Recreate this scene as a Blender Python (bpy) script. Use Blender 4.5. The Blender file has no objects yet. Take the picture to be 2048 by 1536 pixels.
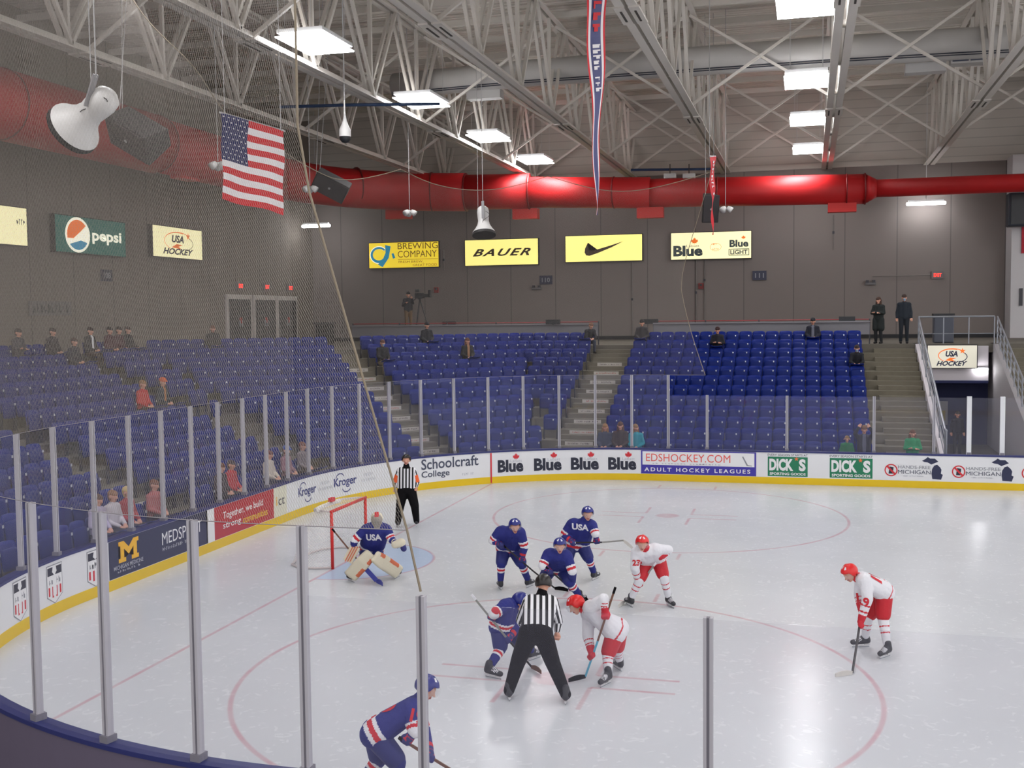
import bpy, bmesh, math, random
import numpy as np
from mathutils import Vector, Matrix
random.seed(7)
SC = bpy.context.scene
COL = SC.collection
PI = math.pi

# ---------------------------------------------------------------- camera, world, exposure
CAM = np.array([9.673, -22.068, 5.274])
YAW, PITCH, ROLL, FPX = -0.2637, -0.0612, -0.0111, 2202.3
def cam_axes():
    cy, sy, cp, sp = math.cos(YAW), math.sin(YAW), math.cos(PITCH), math.sin(PITCH)
    f = np.array([sy*cp, cy*cp, sp]); r = np.array([cy, -sy, 0.0]); u = np.cross(r, f)
    c, s = math.cos(ROLL), math.sin(ROLL)
    return c*r + s*u, -s*r + c*u, f
AXR, AXU, AXF = cam_axes()
cd = bpy.data.cameras.new('camera'); co = bpy.data.objects.new('camera', cd); COL.objects.link(co)
cd.sensor_width = 36.0; cd.lens = FPX/2048*36; cd.clip_start = 0.05; cd.clip_end = 300
m = Matrix.Identity(4)
for i in range(3):
    m[i][0] = AXR[i]; m[i][1] = AXU[i]; m[i][2] = -AXF[i]; m[i][3] = CAM[i]
co.matrix_world = m
SC.camera = co
SC.view_settings.view_transform = 'Standard'; SC.view_settings.look = 'None'
SC.view_settings.gamma = 1.0; SC.view_settings.use_curve_mapping = False
SC.view_settings.exposure = 0.82
SC.cycles.transparent_max_bounces = 40
SC.cycles.max_bounces = 6
SC.cycles.diffuse_bounces = 3
SC.cycles.sample_clamp_indirect = 6.0
W = bpy.data.worlds.new('world'); SC.world = W; W.use_nodes = True
W.node_tree.nodes['Background'].inputs[0].default_value = (0.84, 0.82, 0.83, 1)
W.node_tree.nodes['Background'].inputs[1].default_value = 0.95

# pixel of the photograph (2048 x 1536) -> point of the hall
def ray(px, py):
    return AXR*((px-1024)/FPX) + AXU*(-(py-768)/FPX) + AXF
def on_z(px, py, z): d = ray(px, py); return Vector(CAM + d*((z-CAM[2])/d[2]))
def on_y(px, py, y): d = ray(px, py); return Vector(CAM + d*((y-CAM[1])/d[1]))
def on_x(px, py, x): d = ray(px, py); return Vector(CAM + d*((x-CAM[0])/d[0]))
def at_depth(px, py, D): return Vector(CAM + ray(px, py)*D)
def depth_of(p): return float(np.dot(np.array(p)-CAM, AXF))
def to_px(p):
    d = np.array(p)-CAM; z = float(d@AXF)
    return 1024+FPX*float(d@AXR)/z, 768-FPX*float(d@AXU)/z, z

# ---------------------------------------------------------------- materials
def srgb(h):
    if isinstance(h, str):
        h = h.lstrip('#'); c = [int(h[i:i+2], 16)/255 for i in (0, 2, 4)]
    else: c = [v/255 for v in h]
    return tuple(((v/12.92) if v <= .04045 else ((v+.055)/1.055)**2.4) for v in c)
MATS = {}
def mat(name, col=None, rough=0.6, metal=0.0, spec=0.5, emit=None, estr=0.0, noise=0.0, nscale=8.0, bump=0.0, two=None):
    if name in MATS: return MATS[name]
    m = bpy.data.materials.new(name); m.use_nodes = True; nt = m.node_tree
    b = nt.nodes['Principled BSDF']; c = srgb(col) if col is not None else (.5, .5, .5)
    b.inputs['Base Color'].default_value = (*c, 1); b.inputs['Roughness'].default_value = rough
    b.inputs['Metallic'].default_value = metal; b.inputs['Specular IOR Level'].default_value = spec
    if emit is not None:
        b.inputs['Emission Color'].default_value = (*srgb(emit), 1); b.inputs['Emission Strength'].default_value = estr
    if noise > 0 or bump > 0:
        tc = nt.nodes.new('ShaderNodeTexCoord'); nz = nt.nodes.new('ShaderNodeTexNoise')
        nz.inputs['Scale'].default_value = nscale; nz.inputs['Detail'].default_value = 4
        nt.links.new(tc.outputs['Object'], nz.inputs['Vector'])
        if noise > 0:
            mx = nt.nodes.new('ShaderNodeMix'); mx.data_type = 'RGBA'
            d = srgb(two) if two is not None else tuple(v*(1-noise) for v in c)
            e = c if two is not None else tuple(min(1, v*(1+noise)) for v in c)
            mx.inputs['A'].default_value = (*d, 1); mx.inputs['B'].default_value = (*e, 1)
            nt.links.new(nz.outputs['Fac'], mx.inputs['Factor']); nt.links.new(mx.outputs['Result'], b.inputs['Base Color'])
        if bump > 0:
            bp = nt.nodes.new('ShaderNodeBump'); bp.inputs['Strength'].default_value = bump; bp.inputs['Distance'].default_value = .06
            nt.links.new(nz.outputs['Fac'], bp.inputs['Height']); nt.links.new(bp.outputs['Normal'], b.inputs['Normal'])
    MATS[name] = m; return m
class NT:
    "small helper for math node graphs"
    def __init__(s, m): s.m = m; s.t = m.node_tree
    def n(s, k): return s.t.nodes.new(k)
    def put(s, sock, v):
        if hasattr(v, 'is_output'): s.t.links.new(v, sock)
        else: sock.default_value = v
    def M(s, op, a, b=None, c=None):
        n = s.n('ShaderNodeMath'); n.operation = op; s.put(n.inputs[0], a)
        if b is not None: s.put(n.inputs[1], b)
        if c is not None: s.put(n.inputs[2], c)
        return n.outputs[0]
    def xyz(s, kind='Object'):
        tc = s.n('ShaderNodeTexCoord'); x = s.n('ShaderNodeSeparateXYZ'); s.t.links.new(tc.outputs[kind], x.inputs[0])
        return x.outputs[0], x.outputs[1], x.outputs[2]
    def mix(s, f, a, b):
        n = s.n('ShaderNodeMix'); n.data_type = 'RGBA'
        s.put(n.inputs['Factor'], f)
        for k, v in (('A', a), ('B', b)):
            if isinstance(v, tuple): n.inputs[k].default_value = (*v[:3], 1)
            else: s.t.links.new(v, n.inputs[k])
        return n.outputs['Result']
    def noise(s, scale, detail=3, vec=None, dist=0.0):
        n = s.n('ShaderNodeTexNoise'); n.inputs['Scale'].default_value = scale; n.inputs['Detail'].default_value = detail
        n.inputs['Distortion'].default_value = dist
        if vec is None: vec = s.n('ShaderNodeTexCoord').outputs['Object']
        s.t.links.new(vec, n.inputs['Vector']); return n.outputs['Fac']
    def less(s, a, b): return s.M('LESS_THAN', a, b)
    def band(s, d, w, soft=0.012):      # 1 inside |d|<w with a soft edge
        a = s.M('ABSOLUTE', d); a = s.M('SUBTRACT', w, a); a = s.M('DIVIDE', a, soft)
        n = s.n('ShaderNodeClamp'); s.t.links.new(s.M('ADD', a, 0.5), n.inputs[0]); return n.outputs[0]

# ---------------------------------------------------------------- mesh helpers
class MB:
    def __init__(s): s.v = []; s.f = []; s.m = []; s.mats = []
    def mi(s, m):
        if m not in s.mats: s.mats.append(m)
        return s.mats.index(m)
    def add(s, vs, fs, m):
        o = len(s.v); s.v += [tuple(v) for v in vs]; k = s.mi(m)
        for f in fs: s.f.append(tuple(i+o for i in f)); s.m.append(k)
    def quad(s, a, b, c, d, m): s.add([a, b, c, d], [(0, 1, 2, 3)], m)
    def hexa(s, lo, hi, m):             # lo, hi: 4 points each
        s.add(list(lo)+list(hi), [(3, 2, 1, 0), (4, 5, 6, 7), (0, 1, 5, 4), (1, 2, 6, 5), (2, 3, 7, 6), (3, 0, 4, 7)], m)
    def box(s, c, size, m, rot=None):
        hx, hy, hz = size[0]/2, size[1]/2, size[2]/2; c = Vector(c)
        P = [Vector((x, y, z)) for z in (-hz, hz) for x, y in ((-hx, -hy), (hx, -hy), (hx, hy), (-hx, hy))]
        if rot is not None: P = [rot @ p for p in P]
        P = [p+c for p in P]; s.hexa(P[:4], P[4:], m)
    def bar(s, a, b, w, h, m, up=(0, 0, 1)):      # rectangular bar from a to b, w sideways, h along up
        a = Vector(a); b = Vector(b); d = (b-a).normalized(); u = Vector(up)
        if abs(d.dot(u)) > .98: u = Vector((0, 1, 0))
        sd = d.cross(u).normalized(); u = sd.cross(d).normalized()
        q = [sd*(-w/2)+u*(-h/2), sd*(w/2)+u*(-h/2), sd*(w/2)+u*(h/2), sd*(-w/2)+u*(h/2)]
        s.hexa([a+t for t in q], [b+t for t in q], m)
    def tube(s, pts, r, m, n=8, cap=True, up=None):
        pts = [Vector(p) for p in pts]; R = r if isinstance(r, (list, tuple)) else [r]*len(pts)
        vs = []; prev = None
        for i, p in enumerate(pts):
            d = (pts[min(i+1, len(pts)-1)]-pts[max(i-1, 0)]).normalized()
            if prev is None:
                a = Vector((0, 0, 1)) if abs(d.z) < .9 else Vector((1, 0, 0))
                e1 = d.cross(a).normalized()
            else:
                e1 = (prev-d*prev.dot(d)).normalized()
            prev = e1; e2 = d.cross(e1)
            for k in range(n):
                t = 2*PI*k/n; vs.append(p+(e1*math.cos(t)+e2*math.sin(t))*R[i])
        fs = []
        for i in range(len(pts)-1):
            for k in range(n):
                fs.append((i*n+k, i*n+(k+1) % n, (i+1)*n+(k+1) % n, (i+1)*n+k))
        if cap: fs.append(tuple(reversed(range(n)))); fs.append(tuple(range((len(pts)-1)*n, len(pts)*n)))
        s.add(vs, fs, m)
    def lathe(s, prof, m, origin=(0, 0, 0), axis=(0, 0, 1), n=20):      # prof [(r, h)]
        ax = Vector(axis).normalized(); a = Vector((1, 0, 0)) if abs(ax.x) < .9 else Vector((0, 1, 0))
        e1 = ax.cross(a).normalized(); e2 = ax.cross(e1); o = Vector(origin); vs = []; fs = []
        for r, h in prof:
            for k in range(n):
                t = 2*PI*k/n; vs.append(o+ax*h+(e1*math.cos(t)+e2*math.sin(t))*r)
        for i in range(len(prof)-1):
            for k in range(n): fs.append((i*n+k, i*n+(k+1) % n, (i+1)*n+(k+1) % n, (i+1)*n+k))
        s.add(vs, fs, m)
    def mesh(s, name, smooth=False):
        me = bpy.data.meshes.new(name); me.from_pydata(s.v, [], s.f)
        for q in s.mats: me.materials.append(q)
        me.polygons.foreach_set('material_index', s.m)
        if smooth: me.polygons.foreach_set('use_smooth', [True]*len(s.f))
        me.update(); return me
    def build(s, name, parent=None, smooth=False, loc=None):
        me = s.mesh(name, smooth); o = bpy.data.objects.new(name, me); COL.objects.link(o)
        if parent is not None: o.parent = parent
        if loc is not None: o.location = loc
        return o
def tag(o, label=None, cat=None, group=None, kind=None):
    if label: o['label'] = label
    if cat: o['category'] = cat
    if group: o['group'] = group
    if kind: o['kind'] = kind
    return o
def empty(name, loc=(0, 0, 0), rz=0.0):
    o = bpy.data.objects.new(name, None); COL.objects.link(o); o.location = loc; o.rotation_euler = (0, 0, rz)
    o.empty_display_size = .1; return o
def weld(o, bev=None, seg=2):
    bm = bmesh.new(); bm.from_mesh(o.data); bmesh.ops.remove_doubles(bm, verts=bm.verts, dist=1e-5)
    if bev: bmesh.ops.bevel(bm, geom=bm.edges[:], offset=bev, segments=seg, affect='EDGES', profile=.5)
    bm.to_mesh(o.data); bm.free(); return o
def copy_tree(o, parent=None):
    c = o.copy(); COL.objects.link(c)
    if parent is not None: c.parent = parent
    for ch in list(o.children): copy_tree(ch, c)
    return c
def local(o, base):      # move mesh vertices so that the object's origin sits at base
    o.data.transform(Matrix.Translation(-Vector(base))); o.location = base; return o

# ---------------------------------------------------------------- flat drawings (letters, logos) laid on a surface
_TXT = {}
def text2d(s, shear=0.0, bold=0.0, space=1.0):
    key = (s, shear, bold, space)
    if key in _TXT: return _TXT[key]
    cu = bpy.data.curves.new('t', 'FONT'); cu.body = s; cu.size = 1.0; cu.shear = shear; cu.offset = bold
    cu.space_character = space; cu.resolution_u = 3; cu.fill_mode = 'FRONT'
    ob = bpy.data.objects.new('t', cu); COL.objects.link(ob)
    dg = bpy.context.evaluated_depsgraph_get(); dg.update(); ev = ob.evaluated_get(dg); me = ev.to_mesh()
    v = np.array([p.co[:2] for p in me.vertices]); f = [tuple(p.vertices) for p in me.polygons]
    ev.to_mesh_clear(); bpy.data.objects.remove(ob); bpy.data.curves.remove(cu)
    lo = v.min(0); hi = v.max(0); v = (v-lo)/(hi-lo)
    _TXT[key] = (v, f, (hi-lo)[0]/(hi-lo)[1]); return _TXT[key]
class Art:
    "a drawing in (u, v) metres, laid by fn(u, v, out) on its surface"
    def __init__(s, fn, ulen=None): s.fn = fn; s.b = MB(); s.k = 0.003
    def lay(s, pts, fs, m, k=None):
        k = s.k if k is None else k
        s.b.add([s.fn(u, v, k) for u, v in pts], fs, m)
    def rect(s, u0, v0, u1, v1, m, k=None, n=1):
        P = []; F = []
        for i in range(n+1):
            u = u0+(u1-u0)*i/n; P += [(u, v0), (u, v1)]
        for i in range(n): F.append((2*i, 2*i+2, 2*i+3, 2*i+1))
        s.lay(P, F, m, k)
    def text(s, t, u0, v0, u1, v1, m, k=None, shear=0., bold=0., space=1., skew=0.):
        v, f, a = text2d(t, shear, bold, space)
        s.lay([(u0+(u1-u0)*p[0], v0+(v1-v0)*p[1]+skew*p[0]) for p in v], f, m, (s.k*2 if k is None else k))
    def dashes(s, n, u0, v0, u1, v1, m, k=None, seed=1):      # a line of print too small to read in the photograph
        R = random.Random(seed*31+n); w = (u1-u0)/n
        for i in range(n):
            if R.random() < .14: continue
            a = u0+w*i; h = (v1-v0)*R.choice((.75, 1.0, 1.0)); s.rect(a+w*.15, v0, a+w*.42, v0+h, m, k)
            s.rect(a+w*.15, v0+h*(R.choice((0, .4, .75))), a+w*.82, v0+h*(1 if R.random() < .3 else .9)*.25+h*R.choice((0, .4, .65)), m, k)
    def poly(s, pts, m, k=None, o=(0, 0), sc=1.0):
        P = [(o[0]+p[0]*sc, o[1]+p[1]*sc) for p in pts]
        bm = bmesh.new(); vs = [bm.verts.new((*p, 0)) for p in P]; bm.faces.new(vs)
        bmesh.ops.triangulate(bm, faces=bm.faces[:]); bm.verts.index_update()
        s.lay([tuple(v.co[:2]) for v in bm.verts], [tuple(v.index for v in f.verts) for f in bm.faces], m, (s.k*2 if k is None else k)); bm.free()
    def ell(s, cu, cv, ru, rv, m, k=None, n=28, a0=0, a1=2*PI):
        s.poly([(cu+ru*math.cos(a0+(a1-a0)*i/n), cv+rv*math.sin(a0+(a1-a0)*i/n)) for i in range(n)], m, k)
    def ring(s, cu, cv, ru, rv, w, m, k=None, n=32, a0=0., a1=2*PI, w1=None):
        P = []; F = []
        for i in range(n+1):
            t = a0+(a1-a0)*i/n; ww = w if w1 is None else w+(w1-w)*i/n
            P += [(cu+ru*math.cos(t), cv+rv*math.sin(t)), (cu+(ru-ww)*math.cos(t), cv+(rv-ww)*math.sin(t))]
        for i in range(n): F.append((2*i, 2*i+2, 2*i+3, 2*i+1))
        s.lay(P, F, m, (s.k*2 if k is None else k))
    def done(s, name, parent=None):
        return s.b.build(name, parent)
LEAF = [(0, .5), (.09, .3), (.2, .36), (.17, .1), (.3, .22), (.34, .12), (.5, .15), (.43, -.02), (.5, -.08), (.25, -.25), (.28, -.34), (.03, -.3), (.03, -.5),
        (-.03, -.5), (-.03, -.3), (-.28, -.34), (-.25, -.25), (-.5, -.08), (-.43, -.02), (-.5, .15), (-.34, .12), (-.3, .22), (-.17, .1), (-.2, .36), (-.09, .3)]
STAR = [(math.sin(i*PI/5)*(.5 if i % 2 == 0 else .2), math.cos(i*PI/5)*(.5 if i % 2 == 0 else .2)) for i in range(10)]
# ---------------------------------------------------------------- lamps over the rink (they light the hall)
M_LAMP = mat('lamp_glow', (255, 255, 255), emit=(250, 250, 252), estr=17.0)
M_LAMPBOX = mat('lamp_housing', (205, 205, 205), .5)
ZL = 12.62
def rink_lamp(x, y, label):
    e = empty('ceiling_light', (x, y, ZL)); tag(e, label, 'light', 'bright panels hung in rows over the ice')
    b = MB(); b.box((0, 0, .16), (1.3, 1.95, .1), M_LAMPBOX); b.build('housing', e)
    b = MB(); b.box((0, 0, 0), (1.35, 2.05, .03), M_LAMP)
    b.build('diffuser', e)
    for sx in (-.5, .5):
        for sy in (-.8, .8): b = MB(); b.tube([(sx, sy, .16), (sx, sy, 3.2)], .006, M_LAMPBOX, 4); b.build('suspension_wire', e)
rowsA = [(9.55, 5.7), (9.55, 14.7), (9.6, 22.1), (9.6, 30.0)]
rowsB = [(-3.15, 5.6), (-3.15, 14.0), (-3.1, 22.0), (-2.9, 29.2)]
nm = ['first from the top', 'second from the top', 'third from the top', 'last before the back wall']
for i, (x, y) in enumerate(rowsA): rink_lamp(x, y, 'bright white lamp panel, right row, '+nm[i])
for i, (x, y) in enumerate(rowsB): rink_lamp(x, y, 'bright white lamp panel, left row, '+nm[i])
k = 0
for x in (9.55, -3.15, 22.2, 34.8):
    for y in (-18., -10., -2.4, 5.7, 14.3, 22.1):
        if x < 20 and y > 0: continue
        rink_lamp(x, y, 'bright white lamp panel over the ice outside the picture')
# ---------------------------------------------------------------- the hall: geometry of the rink
XE, YS, RAD = -3.466, 12.79, 8.35            # inside faces of end and side boards, corner radius
BH = 1.02                                     # board height
ARC = RAD*PI/2
CX = XE+RAD; CY = YS-RAD
L0 = 30.0-CX                                  # straight run of the far side (x = 30 .. CX)
S1 = L0; S2 = S1+ARC; S3 = S2+2*CY; S4 = S3+ARC; S5 = S4+L0
def bpath(s):                                 # arc length -> (x, y, outward nx, ny); starts far right, runs left, round the end, back on the near side
    if s <= S1: return 30.0-s, YS, 0.0, 1.0
    if s <= S2:
        a = PI/2+(s-S1)/RAD; return CX+RAD*math.cos(a), CY+RAD*math.sin(a), math.cos(a), math.sin(a)
    if s <= S3: return XE, CY-(s-S2), -1.0, 0.0
    if s <= S4:
        a = PI+(s-S3)/RAD; return CX+RAD*math.cos(a), -CY+RAD*math.sin(a), math.cos(a), math.sin(a)
    return CX+(s-S4), -YS, 0.0, -1.0
def s_of(px, py, z):
    q = on_z(px, py, z); best = None
    for i in range(1401):
        s = S5*i/1400; x, y, *_ = bpath(s); d = (x-q.x)**2+(y-q.y)**2
        if best is None or d < best[0]: best = (d, s)
    return best[1]
def ribbon(b, s0, s1, prof, m, step=.35):     # prof: closed list of (out, z), swept along the boards
    n = max(1, int((s1-s0)/step)); k = len(prof); vs = []; fs = []
    for i in range(n+1):
        x, y, nx, ny = bpath(s0+(s1-s0)*i/n)
        vs += [(x+nx*o, y+ny*o, z) for o, z in prof]
    for i in range(n):
        for j in range(k): fs.append((i*k+j, i*k+(j+1) % k, (i+1)*k+(j+1) % k, (i+1)*k+j))
    fs.append(tuple(range(k))); fs.append(tuple(reversed(range(n*k, n*k+k))))
    b.add(vs, fs, m)
# --- ice with its painted lines
M_ICE = bpy.data.materials.new('ice'); M_ICE.use_nodes = True
t = NT(M_ICE); P = t.t.nodes['Principled BSDF']
x, y, z = t.xyz()
base = t.mix(t.noise(.35, 5), srgb((200, 203, 208)), srgb((216, 219, 224)))
n2 = t.noise(6.0, 6, dist=1.5)
c = t.mix(t.M('MULTIPLY', t.M('GREATER_THAN', n2, .62), .35), base, srgb((236, 238, 240)))
def dist2(cx, cy, rx=1.0, ry=1.0):
    a = t.M('SUBTRACT', x, cx); b = t.M('SUBTRACT', y, cy)
    if rx != 1.0: a = t.M('DIVIDE', a, rx)
    return t.M('SQRT', t.M('ADD', t.M('MULTIPLY', a, a), t.M('MULTIPLY', b, b)))
ayc = t.M('ABSOLUTE', y)
# crease
dcr = dist2(0.0, 0.0); inx = t.M('GREATER_THAN', x, 0.0)
c = t.mix(t.M('MULTIPLY', t.M('MULTIPLY', t.less(dcr, 1.83), inx), .7), c, srgb((172, 196, 228)))
PINK = srgb((196, 108, 122)); wear = t.M('ADD', .08, t.M('MULTIPLY', t.noise(1.7, 4), .7))
def line(mask, f=1.0, col=PINK):
    global c
    c = t.mix(t.M('MULTIPLY', t.M('MULTIPLY', mask, wear), f), c, col)
line(t.M('MULTIPLY', t.band(t.M('SUBTRACT', dcr, 1.83), .03, .03), inx), .9)
line(t.band(x, .035, .03), .95)
dy = t.M('SUBTRACT', ayc, 6.7); dx = t.M('SUBTRACT', x, 6.1)
dc = t.M('SQRT', t.M('ADD', t.M('MULTIPLY', dx, dx), t.M('MULTIPLY', dy, dy)))
line(t.band(t.M('SUBTRACT', dc, 4.57), .035, .03), .9)
line(t.band(dc, .3, .08), .75)
ax_ = t.M('ABSOLUTE', dx); ay_ = t.M('ABSOLUTE', dy)
line(t.M('MULTIPLY', t.band(t.M('SUBTRACT', ax_, 1.2), .6), t.band(t.M('SUBTRACT', ay_, .27), .035, .03)), .85)
line(t.M('MULTIPLY', t.band(t.M('SUBTRACT', ay_, .72), .45), t.band(t.M('SUBTRACT', ax_, .6), .035, .03)), .85)
line(t.M('MULTIPLY', t.band(t.M('SUBTRACT', ay_, 4.9), .3), t.band(t.M('SUBTRACT', ax_, .85), .035, .03)), .8)
t.t.links.new(c, P.inputs['Base Color'])
P.inputs['Specular IOR Level'].default_value = .25; P.inputs['IOR'].default_value = 1.31
rr = t.M('ADD', .13, t.M('MULTIPLY', t.noise(1.1, 5), .14)); t.t.links.new(rr, P.inputs['Roughness'])
bp = t.n('ShaderNodeBump'); bp.inputs['Strength'].default_value = .035; bp.inputs['Distance'].default_value = .02
t.t.links.new(t.noise(3.5, 7, dist=.8), bp.inputs['Height']); t.t.links.new(bp.outputs[0], P.inputs['Normal'])
b = MB(); nn = 90; vs = []
ring = [bpath(S5*i/240)[:2] for i in range(241)]
b.add([(px, py, 0) for px, py in ring], [tuple(range(241))], M_ICE)
tag(b.build('floor_ice'), kind='structure')
M_CONC = mat('concrete', (104, 99, 90), .85, noise=.18, nscale=2.0)
M_CONCD = mat('concrete_dark', (84, 80, 72), .9, noise=.2, nscale=2.5)
b = MB(); b.box((8, 4, -.12), (90, 90, .2), M_CONCD); tag(b.build('floor'), kind='structure')

# --- terraces: rows k = 0..11 behind the far side, the 45 degree corner and the end
SQ = math.sqrt(2)
XLW, YBW, ZC = -17.0, 34.5, 4.03             # left wall, back wall, concourse level
XEND = 13.68
def YA(k): return 14.5+.78*k                 # seat backs of the straight side
def CC(k): return (9.6+.76*k)*SQ             # y - x of the corner rows
def XR(k): return -4.9-.77*k                 # end rows
def ZF(k): return .27+.312*k
def rowline(k, off=0.0):                     # corner points of a row line shifted towards the ice by off
    X = XR(k)+off; C = CC(k)-off*SQ; Y = YA(k)-off
    return (X, C+X), (Y-C, Y)
M_STEP = mat('terrace_concrete', (112, 106, 92), .85, noise=.22, nscale=3.0)
b = MB()
OFF = .42
for k in range(12):
    z = ZF(k); zp = ZF(k-1) if k else 0.0
    fr = rowline(k, OFF); bk = rowline(k+1, OFF) if k < 11 else rowline(k, OFF-.9)
    F = [(fr[0][0], -24.0), fr[0], fr[1], (XEND, fr[1][1])]
    B = [(bk[0][0], -24.0), bk[0], bk[1], (XEND, bk[1][1])]
    for i in range(3):
        b.quad((*F[i], z), (*F[i+1], z), (*B[i+1], z), (*B[i], z), M_STEP)
        b.quad((*F[i], zp), (*F[i+1], zp), (*F[i+1], z), (*F[i], z), M_STEP)
    b.quad((XEND, F[3][1], 0), (XEND, B[3][1], 0), (XEND, B[3][1], z), (XEND, F[3][1], z), M_CONC)
tag(b.build('floor_terrace'), kind='structure')
bk = rowline(11, OFF-.9)
CE = bk[1][1]                                # front edge of the back concourse
b = MB()
F = [(bk[0][0], -24.0), bk[0], bk[1], (40.0, CE)]; Bq = [(XLW, -24.0), (XLW, YBW), (XLW, YBW), (40.0, YBW)]
for q in (((F[0]), F[1], (XLW, F[1][1]), (XLW, -24.0)), (F[1], F[2], (F[2][0], YBW), (XLW, YBW)), ((XLW, YBW), (XLW, F[1][1]), F[1], F[1])):
    pass
poly = [(F[0][0], -24.0), F[1], F[2], (40.0, CE), (40.0, YBW), (XLW, YBW), (XLW, -24.0)]
b.add([(x_, y_, ZC) for x_, y_ in poly], [tuple(range(7))], M_CONC)
for i in range(3): b.quad((*poly[i], ZF(11)), (*poly[i+1], ZF(11)), (*poly[i+1], ZC), (*poly[i], ZC), M_CONC)
tag(b.build('floor_concourse'), kind='structure')

# --- walls with panel seams
def wallmat(name, col, axis):
    m = bpy.data.materials.new(name); m.use_nodes = True; t = NT(m); P = t.t.nodes['Principled BSDF']
    x, y, z = t.xyz(); u = x if axis == 'x' else y
    f = t.M('FRACT', t.M('DIVIDE', t.M('ADD', u, 100.0), 2.42)); seam = t.less(f, .02)
    base = t.mix(t.noise(.25, 4), srgb(tuple(v*.93 for v in col)), srgb(col))
    c = t.mix(t.M('MULTIPLY', seam, .5), base, srgb((70, 66, 66)))
    t.t.links.new(c, P.inputs['Base Color']); P.inputs['Roughness'].default_value = .8
    MATS[name] = m; return m
M_WB = wallmat('wall_paint_back', (136, 127, 123), 'x'); M_WL = wallmat('wall_paint_left', (132, 123, 115), 'y')
HT = 16.2
b = MB(); b.box(((XLW+40)/2, YBW+.15, (ZC+HT)/2), (40-XLW, .3, HT-ZC), M_WB); tag(b.build('wall_back'), kind='structure')
b = MB(); b.box((XLW-.15, 5.4, (ZC+HT)/2), (.3, 58.8, HT-ZC), M_WL); tag(b.build('wall_left'), kind='structure')
M_BASEB = mat('baseboard_rubber', (32, 32, 36), .6)
b = MB(); b.box(((XLW+40)/2, YBW-.015, ZC+.09), (40-XLW, .03, .18), M_BASEB); tag(b.build('baseboard_back'), kind='structure')
M_UP = bpy.data.materials.new('upper_cladding'); M_UP.use_nodes = True; t = NT(M_UP); P = t.t.nodes['Principled BSDF']
x, y, z = t.xyz(); c = t.mix(t.M('MULTIPLY', t.less(t.M('FRACT', t.M('DIVIDE', z, .42)), .12), .3), srgb((190, 184, 176)), srgb((120, 116, 112)))
t.t.links.new(c, P.inputs['Base Color']); P.inputs['Roughness'].default_value = .8
b = MB(); b.box(((XLW+40)/2, YBW-.03, (12.35+HT)/2), (40-XLW, .06, HT-12.35), M_UP); tag(b.build('wall_back_upper'), kind='structure')
# ceiling deck: ribbed steel, ribs along x
M_DECK = bpy.data.materials.new('roof_deck'); M_DECK.use_nodes = True; t = NT(M_DECK); P = t.t.nodes['Principled BSDF']
x, y, z = t.xyz(); w_ = t.M('SINE', t.M('MULTIPLY', y, 2*PI/.3)); w2 = t.M('FRACT', t.M('DIVIDE', t.M('ADD', y, 100.), .9))
c = t.mix(t.M('MULTIPLY', t.less(w2, .07), .35), srgb((214, 208, 198)), srgb((150, 146, 140)))
t.t.links.new(c, P.inputs['Base Color']); P.inputs['Roughness'].default_value = .75
bp = t.n('ShaderNodeBump'); bp.inputs['Strength'].default_value = .7; bp.inputs['Distance'].default_value = .05
t.t.links.new(w_, bp.inputs['Height']); t.t.links.new(bp.outputs[0], P.inputs['Normal'])
b = MB(); b.box((11.5, 4, HT+.1), (57.4, 62, .2), M_DECK); tag(b.build('ceiling'), kind='structure')
# wall on the right that juts forward
p0 = on_y(2021, 600, 33.0)
M_WR = mat('wall_paint_light', (198, 196, 198), .7)
b = MB(); b.box((p0.x+8, 33.75, (ZC+HT)/2-1.9), (16, 1.5, HT-ZC-3.8), M_WR); tag(b.build('wall_right'), kind='structure')

# --- red air duct, hung below the trusses
M_RED = mat('red_duct', (190, 24, 28), .55, noise=.1, nscale=1.2); M_REDD = mat('red_duct_seam', (120, 14, 18), .5)
DL = Vector((-13.6, 0, 0))
def seg_tube(b, pts, r, m, n=28): b.tube(pts, r, m, n)
e = empty('air_duct', (6, 31, 11)); tag(e, 'large red round air duct running along the left and back walls', 'duct')
def dpart(name, pts, r, m=M_RED, lab=None):
    b = MB(); b.tube([Vector(p)-Vector((6, 31, 11)) for p in pts], r, m, 28); o = b.build(name, e, smooth=True)
    if lab: tag(o, lab)
    return o
zl, zr = 11.75, 11.25
dpart('duct_section', [(-13.6, -20, zl), (-13.6, 4, zl), (-13.6, 14, zl)], 1.06)
dpart('duct_section', [(-13.6, 14.05, zl), (-13.6, 23.0, zl-.05)], 1.0)
dpart('duct_elbow', [(-13.6+7*(1-math.cos(a)), 23.0+7*math.sin(a), zl-.06-.3*a/1.57) for a in [i*PI/2/12 for i in range(13)]], .93)
dpart('duct_section', [(-6.6, 30.0, 11.38), (-3.5, 30.4, 11.36)], .85)
dpart('duct_section', [(-3.5, 30.4, 11.3), (2.3, 30.9, 11.1)], .74)
dpart('duct_section', [(2.3, 30.9, 11.08), (12.1, 31.0, 10.9)], .68)
dpart('duct_reducer', [(12.1, 31.0, 10.9), (12.6, 31.0, 10.9)], [.68, .41])
dpart('duct_section', [(12.6, 31.0, 10.9), (38, 31.0, 10.9)], .4, lab='narrow end run of the red duct')
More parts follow.
